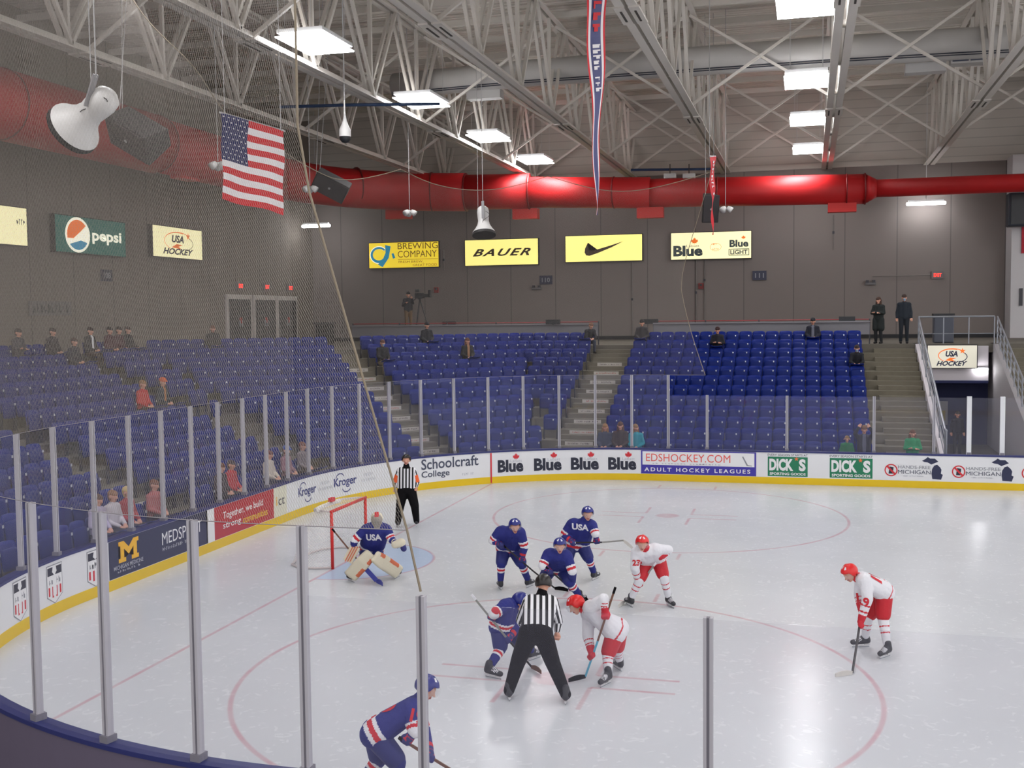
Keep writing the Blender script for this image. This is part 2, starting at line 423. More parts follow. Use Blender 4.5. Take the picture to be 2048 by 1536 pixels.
for (x_, y_, z_, dx_, dy_, r_) in ((-13.6, 6, zl, 0, 1, 1.06), (-13.6, 14.0, zl, 0, 1, 1.06), (-13.6, 20, zl, 0, 1, 1.0), (-11.55, 27.95, 11.6, .707, .707, .95), (-8.3, 29.8, 11.45, .97, .2, .95),
                              (-6.6, 30, 11.38, 1, .1, .92), (-3.5, 30.4, 11.34, 1, .1, .86), (.6, 30.75, 11.16, 1, 0, .75), (5.5, 30.93, 11.03, 1, 0, .69), (11.3, 31, 10.92, 1, 0, .69), (12.1, 31, 10.9, 1, 0, .7), (19, 31, 10.9, 1, 0, .41), (26, 31, 10.9, 1, 0, .41)):
    d = Vector((dx_, dy_, 0)).normalized()*.03; c_ = Vector((x_, y_, z_))
    dpart('duct_band', [c_-d, c_+d], r_+.02, M_REDD)
M_REDL = mat('red_grille', (206, 44, 40), .6)
for (px_, py_, yy) in ((370, 352, None), (798, 432, 29.9), (1052, 432, 30.6), (1301, 430, 30.9), (1684, 418, 31.0)):
    c_ = on_x(px_, py_, -13.6) if yy is None else on_y(px_, py_, yy)
    b = MB(); b.box(c_-Vector((6, 31, 11))+Vector((0, 0, .1)), (1.25, .5, .5) if yy else (.5, 1.3, .5), M_REDL); b.build('duct_outlet', e)
# --- grey air duct among the trusses
M_GREY = mat('grey_duct', (186, 183, 180), .5, noise=.06, nscale=1.5)
gd = [(on_z(790, 172, 14.1), .42), (on_z(1050, 147, 14.1), .42), (on_z(1360, 125, 14.1), .44), (on_z(1660, 103, 14.1), .45), (on_z(2060, 80, 14.1), .46)]
o_ = gd[0][0].copy()
e2 = empty('air_duct', o_); tag(e2, 'long pale grey round air duct threaded through the roof trusses', 'duct')
b = MB(); b.tube([g[0]-o_ for g in gd], [g[1]*1.12 for g in gd], M_GREY, 24); b.build('duct_section', e2, smooth=True)
b = MB()
for off_ in (0, .07): b.tube([g[0]-o_+Vector((0, -g[1]*.85, -g[1]*.8-off_)) for g in gd], .018, mat('dark_cable', (40, 45, 60), .6), 5)
b.build('cable', e2)
for px_, py_ in ((970, 190), (1850, 137)):
    c_ = on_z(px_, py_, 13.5); b = MB(); b.box(c_-o_, (1.3, .5, .32), mat('pale_metal', (190, 188, 186), .5)); b.build('duct_outlet', e2)
c_ = on_z(1937, 110, 13.8)
e3 = empty('ceiling_fan_heater', c_); tag(e3, 'grey box heater with two dark grilles under the roof at top right', 'heater')
b = MB(); b.box((0, 0, 0), (1.15, .6, .62), M_GREY); b.build('housing', e3)
for sx in (-.28, .28):
    b = MB(); b.box((sx, -.31, 0), (.5, .03, .5), mat('dark_grille', (70, 76, 92), .6)); b.build('grille', e3)

# --- roof trusses (each one a thing), running across the rink
M_TR = mat('truss_paint', (208, 202, 194), .55, noise=.06, nscale=1.0); M_TRD = mat('truss_gap', (70, 66, 62), .8)
ZT = 12.3; TD = 3.3; TX = [-18.2+4.87*0, -13.6, -8.8, -4.0, .9, 5.62, 10.47, 15.17, 20.0, 24.9]
TX = [-8.8, -4.0, .9, 5.62, 10.47, 15.17, 20.0, 24.9]
words = ['whose lower beam passes behind the flag', 'with the left row of lamps beside it', 'crossing the top middle of the picture', 'just right of the tall banner',
         'with the right row of lamps beside it', 'coming in at the top right corner', 'outside the picture on the right', 'farthest outside on the right']
PAN = 4.35
for i, X in enumerate(TX):
    Y0, Y1 = -24.0, YBW-.02
    e = empty('roof_truss', (X, Y1, ZT)); tag(e, 'steel roof truss with double lower beam, '+words[i], 'truss', 'steel roof trusses')
    for nm_, zz, w_, h_ in (('lower_chord', 0.0, .21, .2), ('upper_chord', TD, .18, .18)):
        b = MB()
        for sx in (-.15, .15): b.box((sx, (Y0-Y1)/2, zz), (w_, Y1-Y0, .04), M_TR); b.box((sx*.45, (Y0-Y1)/2, zz+h_/2), (.03, Y1-Y0, h_), M_TR)
        b.build(nm_, e)
    n = int((Y1-Y0)/PAN)
    for j in range(n):
        ya = -j*PAN-1.2; 
        w = MB()
        for sx in (-.11, .11):
            w.bar((sx, ya, .1), (sx, ya-PAN/2+.1, TD), .1, .1, M_TR); w.bar((sx, ya, .1), (sx, ya+PAN/2-.1, TD), .1, .1, M_TR)
        w.bar((0, ya, .1), (0, ya, TD), .12, .1, M_TR)
        w.build('web_member', e)
    for ys in (-16.0, -30.5):
        g = MB()
        for sx in (-.17, .17): g.box((sx, ys, -.03), (.25, 1.5, .05), M_TR); g.box((sx, ys, -.06), (.05, .9, .02), M_TRD)
        g.build('splice_plate', e)
# cross bracing between neighbouring trusses
for i in range(len(TX)-1):
    for j, yb in enumerate((-6.0, 3.6, 16.6, 27.0, 33.4)):
        x0, x1 = TX[i], TX[i+1]
        if yb > 30 and x0 > 14: continue
        e = empty('cross_brace', ((x0+x1)/2, yb, ZT)); tag(e, 'thin crossed steel braces between two roof trusses', 'brace', 'crossed braces between the roof trusses')
        h = (x1-x0)/2-.05
        for sx in (-1, 1):
            b = MB(); b.bar((sx*h, 0, .12), (-sx*h, 0.06*sx, TD-.1), .09, .09, M_TR); b.build('brace_rod', e)
# roof purlins along x
b = MB()
for k in range(22):
    yy = -20+k*2.6; b.box((11.5, yy, ZT+TD+.22), (57, .1, .22), M_TR)
tag(b.build('ceiling_purlins'), kind='structure')
# blue sprinkler pipe near the back
e = empty('sprinkler_pipe', on_y(1340, 345, 30.0)); tag(e, 'blue pipe hung below the trusses above the red duct', 'pipe')
a_ = on_y(1262, 340, 30.0); b_ = on_y(1425, 338, 30.0)
b = MB(); b.tube([Vector(a_)-e.location, Vector(b_)-e.location], .06, mat('pipe_blue', (36, 58, 92), .5), 8); b.build('pipe_run', e)
for q in ((1340, 352), (1378, 352)):
    c_ = on_y(*q, 29.8); s = empty('exit_floodlight', c_); tag(s, 'small white flood lamp under the blue pipe, the %s of two' % ('left' if q[0] < 1360 else 'right'), 'lamp')
    b = MB(); b.box((0, 0, 0), (.55, .3, .2), mat('pale_metal', (190, 188, 186), .5)); b.box((0, 0, .3), (.04, .04, .5), M_TRD); weld(b.build('housing', s))
e = empty('sprinkler_pipe', on_z(640, 208, 12.0)); tag(e, 'dark blue pipe crossing behind the flag below the trusses', 'pipe')
b = MB(); b.tube([on_z(560, 214, 12.)-e.location, on_z(690, 210, 12.)-e.location, on_z(880, 208, 12.)-e.location], .05, MATS['pipe_blue'], 8); b.build('pipe_run', e)
# ---------------------------------------------------------------- dasher boards
M_BRD = mat('board_white', (226, 227, 230), .35); M_KICK = mat('kick_yellow', (226, 190, 6), .4)
M_CAP = mat('rail_blue', (40, 46, 104), .45); M_BACK = mat('board_back', (96, 88, 108), .6, noise=.05, nscale=3)
rb = empty('rink_boards', (CX, 0, 0)); tag(rb, 'white curved boards around the ice with yellow kick plate and blue top rail', 'boards')
def bp_(name, s0, s1, prof, m, step=.3, lab=None):
    b = MB(); ribbon(b, s0, s1, prof, m, step); o = b.build(name); o.data.transform(Matrix.Translation((-CX, 0, 0))); o.parent = rb
    if lab: tag(o, lab)
bp_('board_facing', 0, S5, [(0, .21), (.05, .21), (.05, BH-.04), (0, BH-.04)], M_BRD)
bp_('kick_plate', 0, S5, [(-.008, 0), (.05, 0), (.05, .21), (-.008, .21)], M_KICK)
bp_('top_rail', 0, S5, [(-.02, BH-.04), (.17, BH-.04), (.17, BH+.01), (-.02, BH+.01)], M_CAP)
bp_('back_cladding', 0, S5, [(.05, 0), (.15, 0), (.15, BH-.04), (.05, BH-.04)], M_BACK)
def on_board(s0, z0, flip=True):
    def fn(u, v, k):
        x, y, nx, ny = bpath(s0-u); return (x-nx*k-CX, y-ny*k, z0+v)
    return fn
def on_plane(o, r, u):
    o = Vector(o); r = Vector(r).normalized(); u = Vector(u).normalized(); n = r.cross(u)
    return lambda a, b, k: tuple(o+r*a+u*b+n*k)

# ---------------------------------------------------------------- glass and stanchions
M_ALU = mat('aluminium_post', (176, 174, 182), .45, .0); M_ALUD = mat('aluminium_slot', (120, 118, 128), .5, .0)
M_GL = bpy.data.materials.new('rink_glass'); M_GL.use_nodes = True; nt = M_GL.node_tree; nt.nodes.clear()
o_ = nt.nodes.new('ShaderNodeOutputMaterial'); tr = nt.nodes.new('ShaderNodeBsdfTransparent'); tr.inputs[0].default_value = (.985, .985, .99, 1)
gl = nt.nodes.new('ShaderNodeBsdfGlossy'); gl.inputs['Roughness'].default_value = .02; gl.inputs['Color'].default_value = (1, 1, 1, 1)
df = nt.nodes.new('ShaderNodeBsdfDiffuse'); df.inputs[0].default_value = (.55, .55, .72, 1)  # lavender diffuse share paints a faint haze into the clear panes
m1 = nt.nodes.new('ShaderNodeMixShader'); m1.inputs[0].default_value = .035; m2 = nt.nodes.new('ShaderNodeMixShader'); m2.inputs[0].default_value = .012
nt.links.new(tr.outputs[0], m1.inputs[1]); nt.links.new(df.outputs[0], m1.inputs[2]); nt.links.new(m1.outputs[0], m2.inputs[1]); nt.links.new(gl.outputs[0], m2.inputs[2]); nt.links.new(m2.outputs[0], o_.inputs[0])
ZT_END, ZT_SIDE = 3.37, 2.74
sA = s_of(1329, 903, BH); sB = S4+(6.32-CX)
nT = round((sB-sA)/1.175)
tall = [sA+(sB-sA)*i/nT for i in range(nT+1)]
far_low = [s_of(1408, 905, BH), s_of(1572, 906, BH), s_of(1749, 910, BH), s_of(1870, 912, BH)]
near_low = [S4+(8.87-CX), S4+(11.4-CX), S4+(13.9-CX)]
posts = []   # (s, height, wide)
for s in tall[:-1]: posts.append((s, ZT_END, 0))
posts.append((tall[-1], ZT_SIDE+.04, 0))
for s in far_low: posts.append((s, ZT_SIDE, 0))
for s in near_low: posts.append((s, ZT_SIDE, 0))
sd1, sd2 = s_of(1943, 914, BH), s_of(2010, 916, BH)
posts.append((sd1, ZT_SIDE+.02, 1)); posts.append((sd2, ZT_SIDE+.02, 1)); posts.append((sd2-2.5, ZT_SIDE, 0))
posts.sort()
def side_word(s):
    if s < S1+1.6: return 'the far side'
    if s < S2: return 'the far corner'
    if s < S3: return 'the end behind the goal'
    if s < S4-.8: return 'the near corner'
    return 'the near side'
cnt = {}
def ordinal(n): 
    L = ['first', 'second', 'third', 'fourth', 'fifth', 'sixth', 'seventh', 'eighth', 'ninth', 'tenth', 'eleventh', 'twelfth', 'thirteenth', 'fourteenth', 'fifteenth', 'sixteenth', 'seventeenth', 'eighteenth', 'nineteenth', 'twentieth']
    if n < 20: return L[n]
    d = ['twenty', 'thirty', 'forty'][(n+1)//10-2]; r = (n+1) % 10
    return d+('-'+L[r-1] if r else 'th')
for s, h, wide in posts:
    x, y, nx, ny = bpath(s); R_ = Matrix.Rotation(math.atan2(ny, nx), 3, 'Z'); w_ = side_word(s); cnt[w_] = cnt.get(w_, 0)+1
    e = empty('stanchion', (x+nx*.075, y+ny*.075, BH), math.atan2(ny, nx))
    tag(e, ('bright white metal gate post' if wide else 'grey metal glass post')+', %s towards the viewer along %s' % (ordinal(cnt[w_]-1), w_), 'post', 'metal posts between the rink glass panes')
    b = MB(); H = h-BH
    if wide: b.box((0, 0, H/2), (.1, .13, H), mat('post_white', (222, 224, 228), .4, .1))
    else:
        for sy in (-.026, .026): b.box((0, sy, H/2), (.075, .028, H), M_ALU)
        b.box((0, 0, H/2), (.05, .03, H), M_ALUD)
    b.build('channel', e)
    b = MB(); b.box((0, 0, .04), (.13, .11, .08), M_ALUD); b.build('base_bracket', e)
ss = [p[0] for p in posts]; cnt = {}
for i in range(len(posts)-1):
    s0, s1 = posts[i][0], posts[i+1][0]
    if s1-s0 < .3: continue
    h = ZT_END if (s0 >= tall[0]-.01 and s1 <= tall[-2]+.01) else ZT_SIDE
    if abs(s0-tall[-2]) < .01: h = ZT_SIDE
    w_ = side_word((s0+s1)/2); cnt[w_] = cnt.get(w_, 0)+1
    b = MB(); ribbon(b, s0+.03, s1-.03, [(.069, BH+.012), (.081, BH+.012), (.081, h-.02), (.069, h-.02)], M_GL, .3)
    x, y, nx, ny = bpath((s0+s1)/2)
    o = b.build('rink_glass'); local(o, (x, y, BH)); tag(o, 'clear rink glass pane, %s towards the viewer along %s' % (ordinal(cnt[w_]-1), w_), 'glass pane', 'clear panes standing on the rink boards')

# ---------------------------------------------------------------- safety net above the glass
M_NET = bpy.data.materials.new('net_mesh'); M_NET.use_nodes = True; nt = M_NET.node_tree; t = NT(M_NET); P = nt.nodes['Principled BSDF']
uvn = t.n('ShaderNodeUVMap'); uvn.uv_map = 'uv'; sp = t.n('ShaderNodeSeparateXYZ'); nt.links.new(uvn.outputs[0], sp.inputs[0])
u, v = sp.outputs[0], sp.outputs[1]
pitch, cw = .026, .1
def cords(sign, cw=cw):
    a = t.M('DIVIDE', t.M('ADD', t.M('MULTIPLY', u, 1.0), t.M('MULTIPLY', v, .3*sign)), pitch)
    return t.less(t.M('FRACT', t.M('ADD', a, 4000.0)), cw)
al = t.M('MAXIMUM', cords(1), cords(-1, .05)); nt.links.new(al, P.inputs['Alpha'])
P.inputs['Base Color'].default_value = (*srgb((172, 165, 158)), 1); P.inputs['Roughness'].default_value = .8
M_NET2 = M_NET.copy(); M_NET2.name = 'net_mesh_fine'
for q in M_NET2.node_tree.nodes:
    if q.type == 'MATH' and q.operation == 'LESS_THAN': q.inputs[1].default_value = .035
M_ROPE = mat('net_rope', (142, 130, 112), .8)
def net(name, spath, ztop_fn, label, edges, xshift=None, zb=ZT_END, mt=None):
    e = empty(name, (*bpath(spath[0])[:2], zb)); tag(e, label, 'net')
    b = MB(); n = len(spath); NZ = 14; uv = []; vs = []; fs = []
    for i, s in enumerate(spath):
        for j in range(NZ+1):
            f = j/NZ; zt = ztop_fn(s); z = zb+(zt-zb)*f
            x, y, nx, ny = bpath(s+(xshift(s, f, z) if xshift else 0))
            sag = .08*math.sin(2.1*s+f*3)*f
            vs.append(Vector((x+nx*(.08+sag), y+ny*(.08+sag), z))-e.location); uv.append((s, z))
    for i in range(n-1):
        for j in range(NZ):
            a = i*(NZ+1)+j; fs.append((a, a+NZ+1, a+NZ+2, a+1))
    b.add(vs, fs, mt or M_NET); o = b.build('net_mesh', e); ul = o.data.uv_layers.new(name='uv')
    for li, lp in enumerate(o.data.loops): ul.data[li].uv = uv[lp.vertex_index]
    tops = [vs[i*(NZ+1)+NZ] for i in range(n)]; bots = [vs[i*(NZ+1)] for i in range(n)]
    b = MB(); b.tube(tops, .012, M_ROPE, 5); b.build('top_rope', e); b = MB(); b.tube(bots, .005, mat('cord_grey', (150, 146, 150), .8), 5); b.build('bottom_rope', e)
    for side in edges:
        i = 0 if side == 'a' else n-1
        b = MB(); b.tube(vs[i*(NZ+1):(i+1)*(NZ+1)], .011, M_ROPE, 6)
        if side == 'b': b.tube([vs[i*(NZ+1)], vs[i*(NZ+1)]+Vector((.12, 0, -.55))], .012, M_ROPE, 5)
        b.build('edge_rope', e)
sN0 = sB-.12
path = [S2-.2+(sN0-(S2-.2))*i/70 for i in range(71)]
def drape(s, f, z):      # the free edge leans back along the boards as it rises
    w = max(0.0, 1-(sN0-s)/4.0); return -w*(1.0*min(1, (z-3.37)/3.4))
net('safety_net', path, lambda s: 11.9 if s > S3-2 else 11.9-2.2*min(1, (S3-2-s)/5), 'fine mesh safety net over the near corner with a slanting edge rope', ['b'], drape)
sF0 = s_of(1378, 770, ZT_END)
path2 = [sF0+(S2-.25-sF0)*i/50 for i in range(51)]
def ztf(s): return 9.7-.5*abs(math.sin((s-sF0)/(S2-sF0)*PI*3))
def drape2(s, f, z):
    w = max(0.0, 1-(s-sF0)/2.5); return w*(.85*math.sin(min(1, f*1.6)*PI*.5)-1.9*max(0, f-.45))
net('safety_net', path2, ztf, 'faint mesh safety net over the far corner with a loose edge rope', ['a'], drape2, mt=M_NET2)

# ---------------------------------------------------------------- goal
M_POST = mat('goal_red', (206, 38, 34), .35); M_NETW = mat('goal_net_pad', (226, 222, 218), .8)
g = empty('hockey_goal', (0, 0, 0)); tag(g, 'red framed hockey goal with white net behind the crouching goalkeeper', 'goal')
for nm_, pts in (('goal_post', [(0, -.915, 0), (0, -.915, 1.2)]), ('goal_post', [(0, .915, 0), (0, .915, 1.2)]), ('crossbar', [(0, -.945, 1.22), (0, .945, 1.22)])):
    b = MB(); b.tube(pts, .034, M_POST, 12); b.build(nm_, g, smooth=True)
base = [(0, -.915, .03)]+[(-.55-.55*math.sin(a), -1.15*math.cos(a), .03) for a in [i*PI/12 for i in range(1, 12)]]+[(0, .915, .03)]
base = [(0, -.915, .03), (-.35, -1.05, .03), (-.7, -1.05, .03), (-1.0, -.8, .03), (-1.1, -.35, .03), (-1.1, .35, .03), (-1.0, .8, .03), (-.7, 1.05, .03), (-.35, 1.05, .03), (0, .915, .03)]
topf = [(0, -.9, 1.22), (-.2, -.88, 1.22), (-.45, -.72, 1.21), (-.52, -.5, 1.2), (-.54, -.2, 1.2), (-.54, .2, 1.2), (-.52, .5, 1.2), (-.45, .72, 1.21), (-.2, .88, 1.22), (0, .9, 1.22)]
b = MB(); b.tube(base, .022, mat('goal_base', (200, 190, 190), .5), 8); b.build('base_frame', g, smooth=True)
b = MB(); b.tube(topf, .022, mat('goal_base', (200, 190, 190)), 8); b.tube([topf[4], topf[5]], .03, M_NETW, 8); b.build('top_frame', g, smooth=True)
M_GN = bpy.data.materials.new('goal_net'); M_GN.use_nodes = True; t = NT(M_GN); P = t.t.nodes['Principled BSDF']
uvn = t.n('ShaderNodeUVMap'); uvn.uv_map = 'uv'; sp = t.n('ShaderNodeSeparateXYZ'); t.t.links.new(uvn.outputs[0], sp.inputs[0])
def cd_(sgn): return t.less(t.M('FRACT', t.M('ADD', t.M('DIVIDE', t.M('ADD', sp.outputs[0], t.M('MULTIPLY', sp.outputs[1], sgn)), .06), 400.)), .16)
t.t.links.new(t.M('MAXIMUM', cd_(1.), cd_(-1.)), P.inputs['Alpha']); P.inputs['Base Color'].default_value = (*srgb((236, 232, 230)), 1)
b = MB(); n = len(base); uv = []; vs = []
for i in range(n):
    for j in range(7):
        f = j/6; p0_ = Vector(base[i]); p1_ = Vector(topf[i]); q = p0_.lerp(p1_, f); q.x -= .05*math.sin(f*PI)*(1 if 0 < i < n-1 else 0); vs.append(q); uv.append((i*.33, f*1.25))
fs = [(i*7+j, (i+1)*7+j, (i+1)*7+j+1, i*7+j+1) for i in range(n-1) for j in range(6)]
b.add(vs, fs, M_GN); o = b.build('side_net', g); ul = o.data.uv_layers.new(name='uv')
for li, lp in enumerate(o.data.loops): ul.data[li].uv = uv[lp.vertex_index]
b = MB(); b.add([Vector(p) for p in topf], [tuple(range(n))], M_GN); o = b.build('top_net', g); ul = o.data.uv_layers.new(name='uv')
for li, lp in enumerate(o.data.loops): ul.data[li].uv = topf[lp.vertex_index][:2]
b = MB(); b.tube([(-.3, -.82, 1.2), (-.5, -.62, 1.19), (-.56, -.2, 1.18), (-.56, .2, 1.18), (-.5, .62, 1.19)], .05, M_NETW, 8); b.build('frame_pad', g, smooth=True)
b = MB(); b.box((-.52, .25, 1.27), (.1, .18, .09), mat('goal_lamp_red', (200, 40, 50), .5)); weld(b.build('top_camera_box', g), .01)
# ---------------------------------------------------------------- stadium seats
M_SEAT = mat('seat_blue', (6, 32, 116), .4, spec=.18, noise=.08, nscale=1.2); M_SEAT2 = mat('seat_blue_under', (6, 30, 104), .45, spec=.18)
M_TAGP = mat('glint_plate', (216, 220, 230), .25, .3); M_BRK = mat('seat_bracket', (44, 46, 54), .6)
def shell(w, h, d, z0, y0, tilt, m, nx=7, nz=6, curve=.05, top=.02, thick=.018):
    "curved plastic shell in the x-z plane, front towards -y"
    b = MB(); F = []; B = []
    for j in range(nz+1):
        for i in range(nx+1):
            u = -1+2*i/nx; v = j/nz
            ww = w/2*(1-.10*max(0, v-.75)*4*.3)*(1 if abs(u) < 1 else 1)
            r = 1.0
            if v > .82: r = 1-.13*((v-.82)/.18)**2
            if v < .15: r = 1-.10*((.15-v)/.15)**2
            x = u*w/2*r; z = z0+h*v-(top*(abs(u)**4) if v == 1 else 0)
            yy = y0-curve*(abs(u)**2.2)+tilt*v-.012*math.sin(v*PI)
            F.append((x, yy, z)); B.append((x, yy+thick, z))
    n = nx+1; fs = []
    N = len(F)
    for j in range(nz):
        for i in range(nx):
            a = j*n+i; fs.append((a, a+1, a+n+1, a+n)); fs.append((N+a+n, N+a+n+1, N+a+1, N+a))
    for i in range(nx):
        fs.append((i+1, i, N+i, N+i+1)); a = nz*n+i; fs.append((a, a+1, N+a+1, N+a))
    for j in range(nz):
        a = j*n; fs.append((a, a+n, N+a+n, N+a)); a = j*n+nx; fs.append((a+n, a, N+a, N+a+n))
    b.add(F+B, fs, m); return b
def build_seat():
    root = empty('stadium_seat', (0, 0, 0))
    shell(.505, .47, .1, .41, 0.0, .07, M_SEAT).build('backrest', root, smooth=True)
    b = shell(.475, .42, .1, .34, -.13, .05, M_SEAT2, curve=-.03); b.build('seat_pan', root, smooth=True)
    b = MB(); b.box((.13, -.155, .70), (.042, .012, .06), M_TAGP); b.build('glint_plate', root)  # pale number plate, also standing in for the seat's bright glint
    b = MB()
    for sx in (-.235, .235): b.box((sx, -.02, .26), (.03, .08, .52), M_BRK)
    b.box((0, .02, .40), (.46, .04, .04), M_BRK)
    b.build('bracket', root)
    return root
proto = build_seat()
mitre = math.tan(PI/8)
SEATS = []     # (x, y, z, rz, section words, row, seat no.)
P0 = .52
def stagger(section, k, a0, a1, f, rz, aisle, frombeg=True):
    n = int((a1-a0+.05)/P0)
    for j in range(n):
        a = (a0+P0*(j+.5)) if frombeg else (a1-P0*(j+.5))
        SEATS.append((*f(a), ZF(k), rz, section, k, j, aisle))
for k in range(12):
    # A: straight far side right of the stair aisle
    stagger('large block by the wide stairs', k, 2.8, 12.05, lambda a: (a, YA(k)), 0.0, 'the stairs with lettered risers', True)
    # B: wedge between the stair aisle and the corner block
    xl = YA(k)-CC(k)+.55+.16*0
    xl = -2.33+(11-k)*.3
    if k >= 2: stagger('narrow wedge block', k, xl, 1.05, lambda a: (a, YA(k)), 0.0, 'the stairs with lettered risers', False)
    # C, D: 45 degree corner
    c = CC(k); ur = (0.9-.325*(YA(k)-14.48)+YA(k))/SQ if False else None
    Xc = .9-.325*.78*k*.98; Yc = c+Xc; umax = (Xc+Yc)/SQ
    cor = lambda a, c=c: ((a*SQ-c)/2, (a*SQ+c)/2)
    stagger('corner block right of aisle', k, 7.6, umax, cor, PI/4, 'the angled aisle', True)
    Xd = XR(k); Yd = c+Xd; umin = (Xd+Yd)/SQ+(.3 if k < 6 else .1)
    stagger('corner block left of aisle', k, umin, 6.25, cor, PI/4, 'the angled aisle', False)
    # E: end blocks
    X = XR(k)
    fe = lambda a, X=X: (X, a)
    stagger('end block behind the goal', k, 1.6, 7.9, fe, PI/2, 'the aisle with pale riser plates', True)
    stagger('end block beside the corner', k, 9.2, Yd-(.35 if k < 6 else -.12), fe, PI/2, 'the upper end aisle', True)
    stagger('end block nearest the viewer', k, -5.6, .2, fe, PI/2, 'the aisle with pale riser plates', False)
BK = (34, 34, 40)
PEOPLE = [   # head pixel, look
 (863, 640, dict(label='person in black jacket and cap, top row, below the television camera', j=(30, 32, 40), l=(30, 30, 36), h=(40, 30, 28), hat=(34, 34, 40))),
 (762, 692, dict(label='person in dark jacket, pale mask and khaki trousers beside the angled aisle', j=(26, 28, 34), l=(120, 104, 78), h=(96, 60, 48), mask=True, hands='knee')),
 (942, 682, dict(label='person with long brown hair, black jacket and tan top in the upper corner seats', j=(26, 26, 30), l=(40, 40, 56), h=(92, 54, 38), longhair=True, stripe=(150, 110, 80))),
 (1192, 642, dict(label='person in dark jacket leaning forward at the end of the narrow wedge', j=(36, 36, 42), l=(42, 50, 70), h=(110, 76, 60), lean=.7, hands='knee', rz=.6)),
 (1287, 640, dict(label='person in dark grey jacket at the left end of the top row, large block', j=(48, 46, 50), l=(40, 38, 42), h=(36, 28, 28), hat=(36, 32, 34))),
 (1447, 655, dict(label='person with arms crossed in a black hooded top, middle of the top row', j=(24, 22, 32), l=(30, 26, 30), h=(60, 40, 30), hands='cross', hat=(60, 36, 34))),
 (1629, 640, dict(label='person in black cap, dark jacket and grey shirt, top row near the right monitor', j=(28, 30, 42), l=(30, 30, 40), h=(36, 30, 28), hat=(26, 26, 34), stripe=(110, 112, 124))),
 (1740, 694, dict(label='person in dark clothes and blue mask seated by the wide stairs', j=(24, 26, 34), l=(24, 24, 32), h=(50, 36, 32), mask=True, lean=.4, hands='knee')),
 (1204, 884, dict(label='person with fair hair and dark top in the front row by the lettered stairs', j=(60, 66, 84), l=(40, 40, 50), h=(150, 110, 70), longhair=True)),
 (1233, 876, dict(label='person with brown hair and brown top in the front row', j=(66, 54, 52), l=(50, 44, 44), h=(84, 50, 36), longhair=True, s=1.05)),
 (1264, 886, dict(label='person in a teal jacket in the front row', j=(30, 140, 160), l=(40, 44, 60), h=(130, 96, 60), longhair=True, turn=.5)),
 (1714, 870, dict(label='person in black shirt with both hands raised to the head', j=(26, 28, 44), l=(30, 30, 40), h=(110, 76, 56), hands='up', stripe=(90, 92, 110), s=1.05)),
 (1738, 892, dict(label='small person in green beside the one with raised hands', j=(30, 110, 70), l=(30, 40, 50), h=(130, 100, 60), s=.8)),
 (28, 652, dict(label='person in grey jacket on the top row at the left edge', j=(70, 66, 72), l=(40, 38, 44), h=(60, 50, 48), hands='cross')),
 (116, 658, dict(label='person in dark jacket near the lettered wall panel, left one of the close pair', j=(46, 40, 46), l=(36, 34, 40), h=(50, 36, 32))),
 (142, 660, dict(label='person in dark jacket near the lettered wall panel, right one of the close pair', j=(42, 44, 54), l=(40, 38, 44), h=(70, 44, 38))),
 (183, 682, dict(label='person in dark jacket over a white shirt beside the upper end aisle', j=(38, 36, 40), l=(70, 50, 44), h=(50, 34, 30), stripe=(220, 220, 224))),
 (219, 640, dict(label='person in maroon and black jacket on the top row, left of two', j=(76, 34, 44), l=(34, 32, 38), h=(40, 30, 30))),
 (234, 644, dict(label='person in maroon and black jacket on the top row, right of two', j=(70, 30, 40), l=(34, 32, 38), h=(46, 30, 28))),
 (260, 652, dict(label='person in black jacket with one leg forward on the top row', j=(34, 32, 36), l=(36, 34, 38), h=(60, 40, 34), hands='knee')),
 (434, 648, dict(label='person in dark jacket on the top row left of the three wall doors', j=(34, 34, 36), l=(34, 34, 38), h=(120, 80, 60))),
 (288, 780, dict(label='person in a red jacket beside one with an orange cap', j=(190, 44, 44), l=(60, 40, 44), h=(150, 110, 70))),
 (322, 775, dict(label='person in dark jacket with an orange cap', j=(36, 48, 60), l=(40, 44, 56), h=(90, 60, 40), hat=(214, 96, 46), stripe=(170, 110, 60))),
 (549, 926, dict(label='person in a cream white jacket in the front rows behind the goal', j=(206, 196, 184), l=(60, 60, 80), h=(110, 60, 46))),
 (592, 934, dict(label='person with blue cap and pink top in the front rows behind the goal', j=(150, 110, 120), l=(60, 60, 90), h=(110, 70, 50), hat=(60, 90, 170))),
 (614, 908, dict(label='person in a pale grey top above the one with the blue cap', j=(130, 120, 124), l=(70, 60, 60), h=(120, 70, 50))),
 (440, 948, dict(label='person in dark top with brown hair beside one in red, above the crimson board', j=(60, 44, 48), l=(40, 36, 40), h=(110, 64, 44), longhair=True)),
 (462, 952, dict(label='person in a red top above the crimson board', j=(186, 44, 50), l=(50, 40, 44), h=(60, 40, 34))),
 (236, 1012, dict(label='person in a white jacket above the yellow letter M', j=(196, 190, 196), l=(60, 60, 70), h=(140, 100, 70))),
 (206, 1036, dict(label='person in a pale lilac jacket left of the white jacket, above the boards', j=(176, 168, 190), l=(50, 50, 60), h=(90, 66, 50))),
 (272, 1004, dict(label='person with fair hair and red top near the navy board', j=(160, 56, 60), l=(50, 44, 48), h=(206, 180, 120))),
 (310, 1000, dict(label='person in a rose top between two glass posts near the navy board', j=(170, 96, 96), l=(60, 50, 60), h=(120, 76, 56))),
]
OCC = []; taken = set()
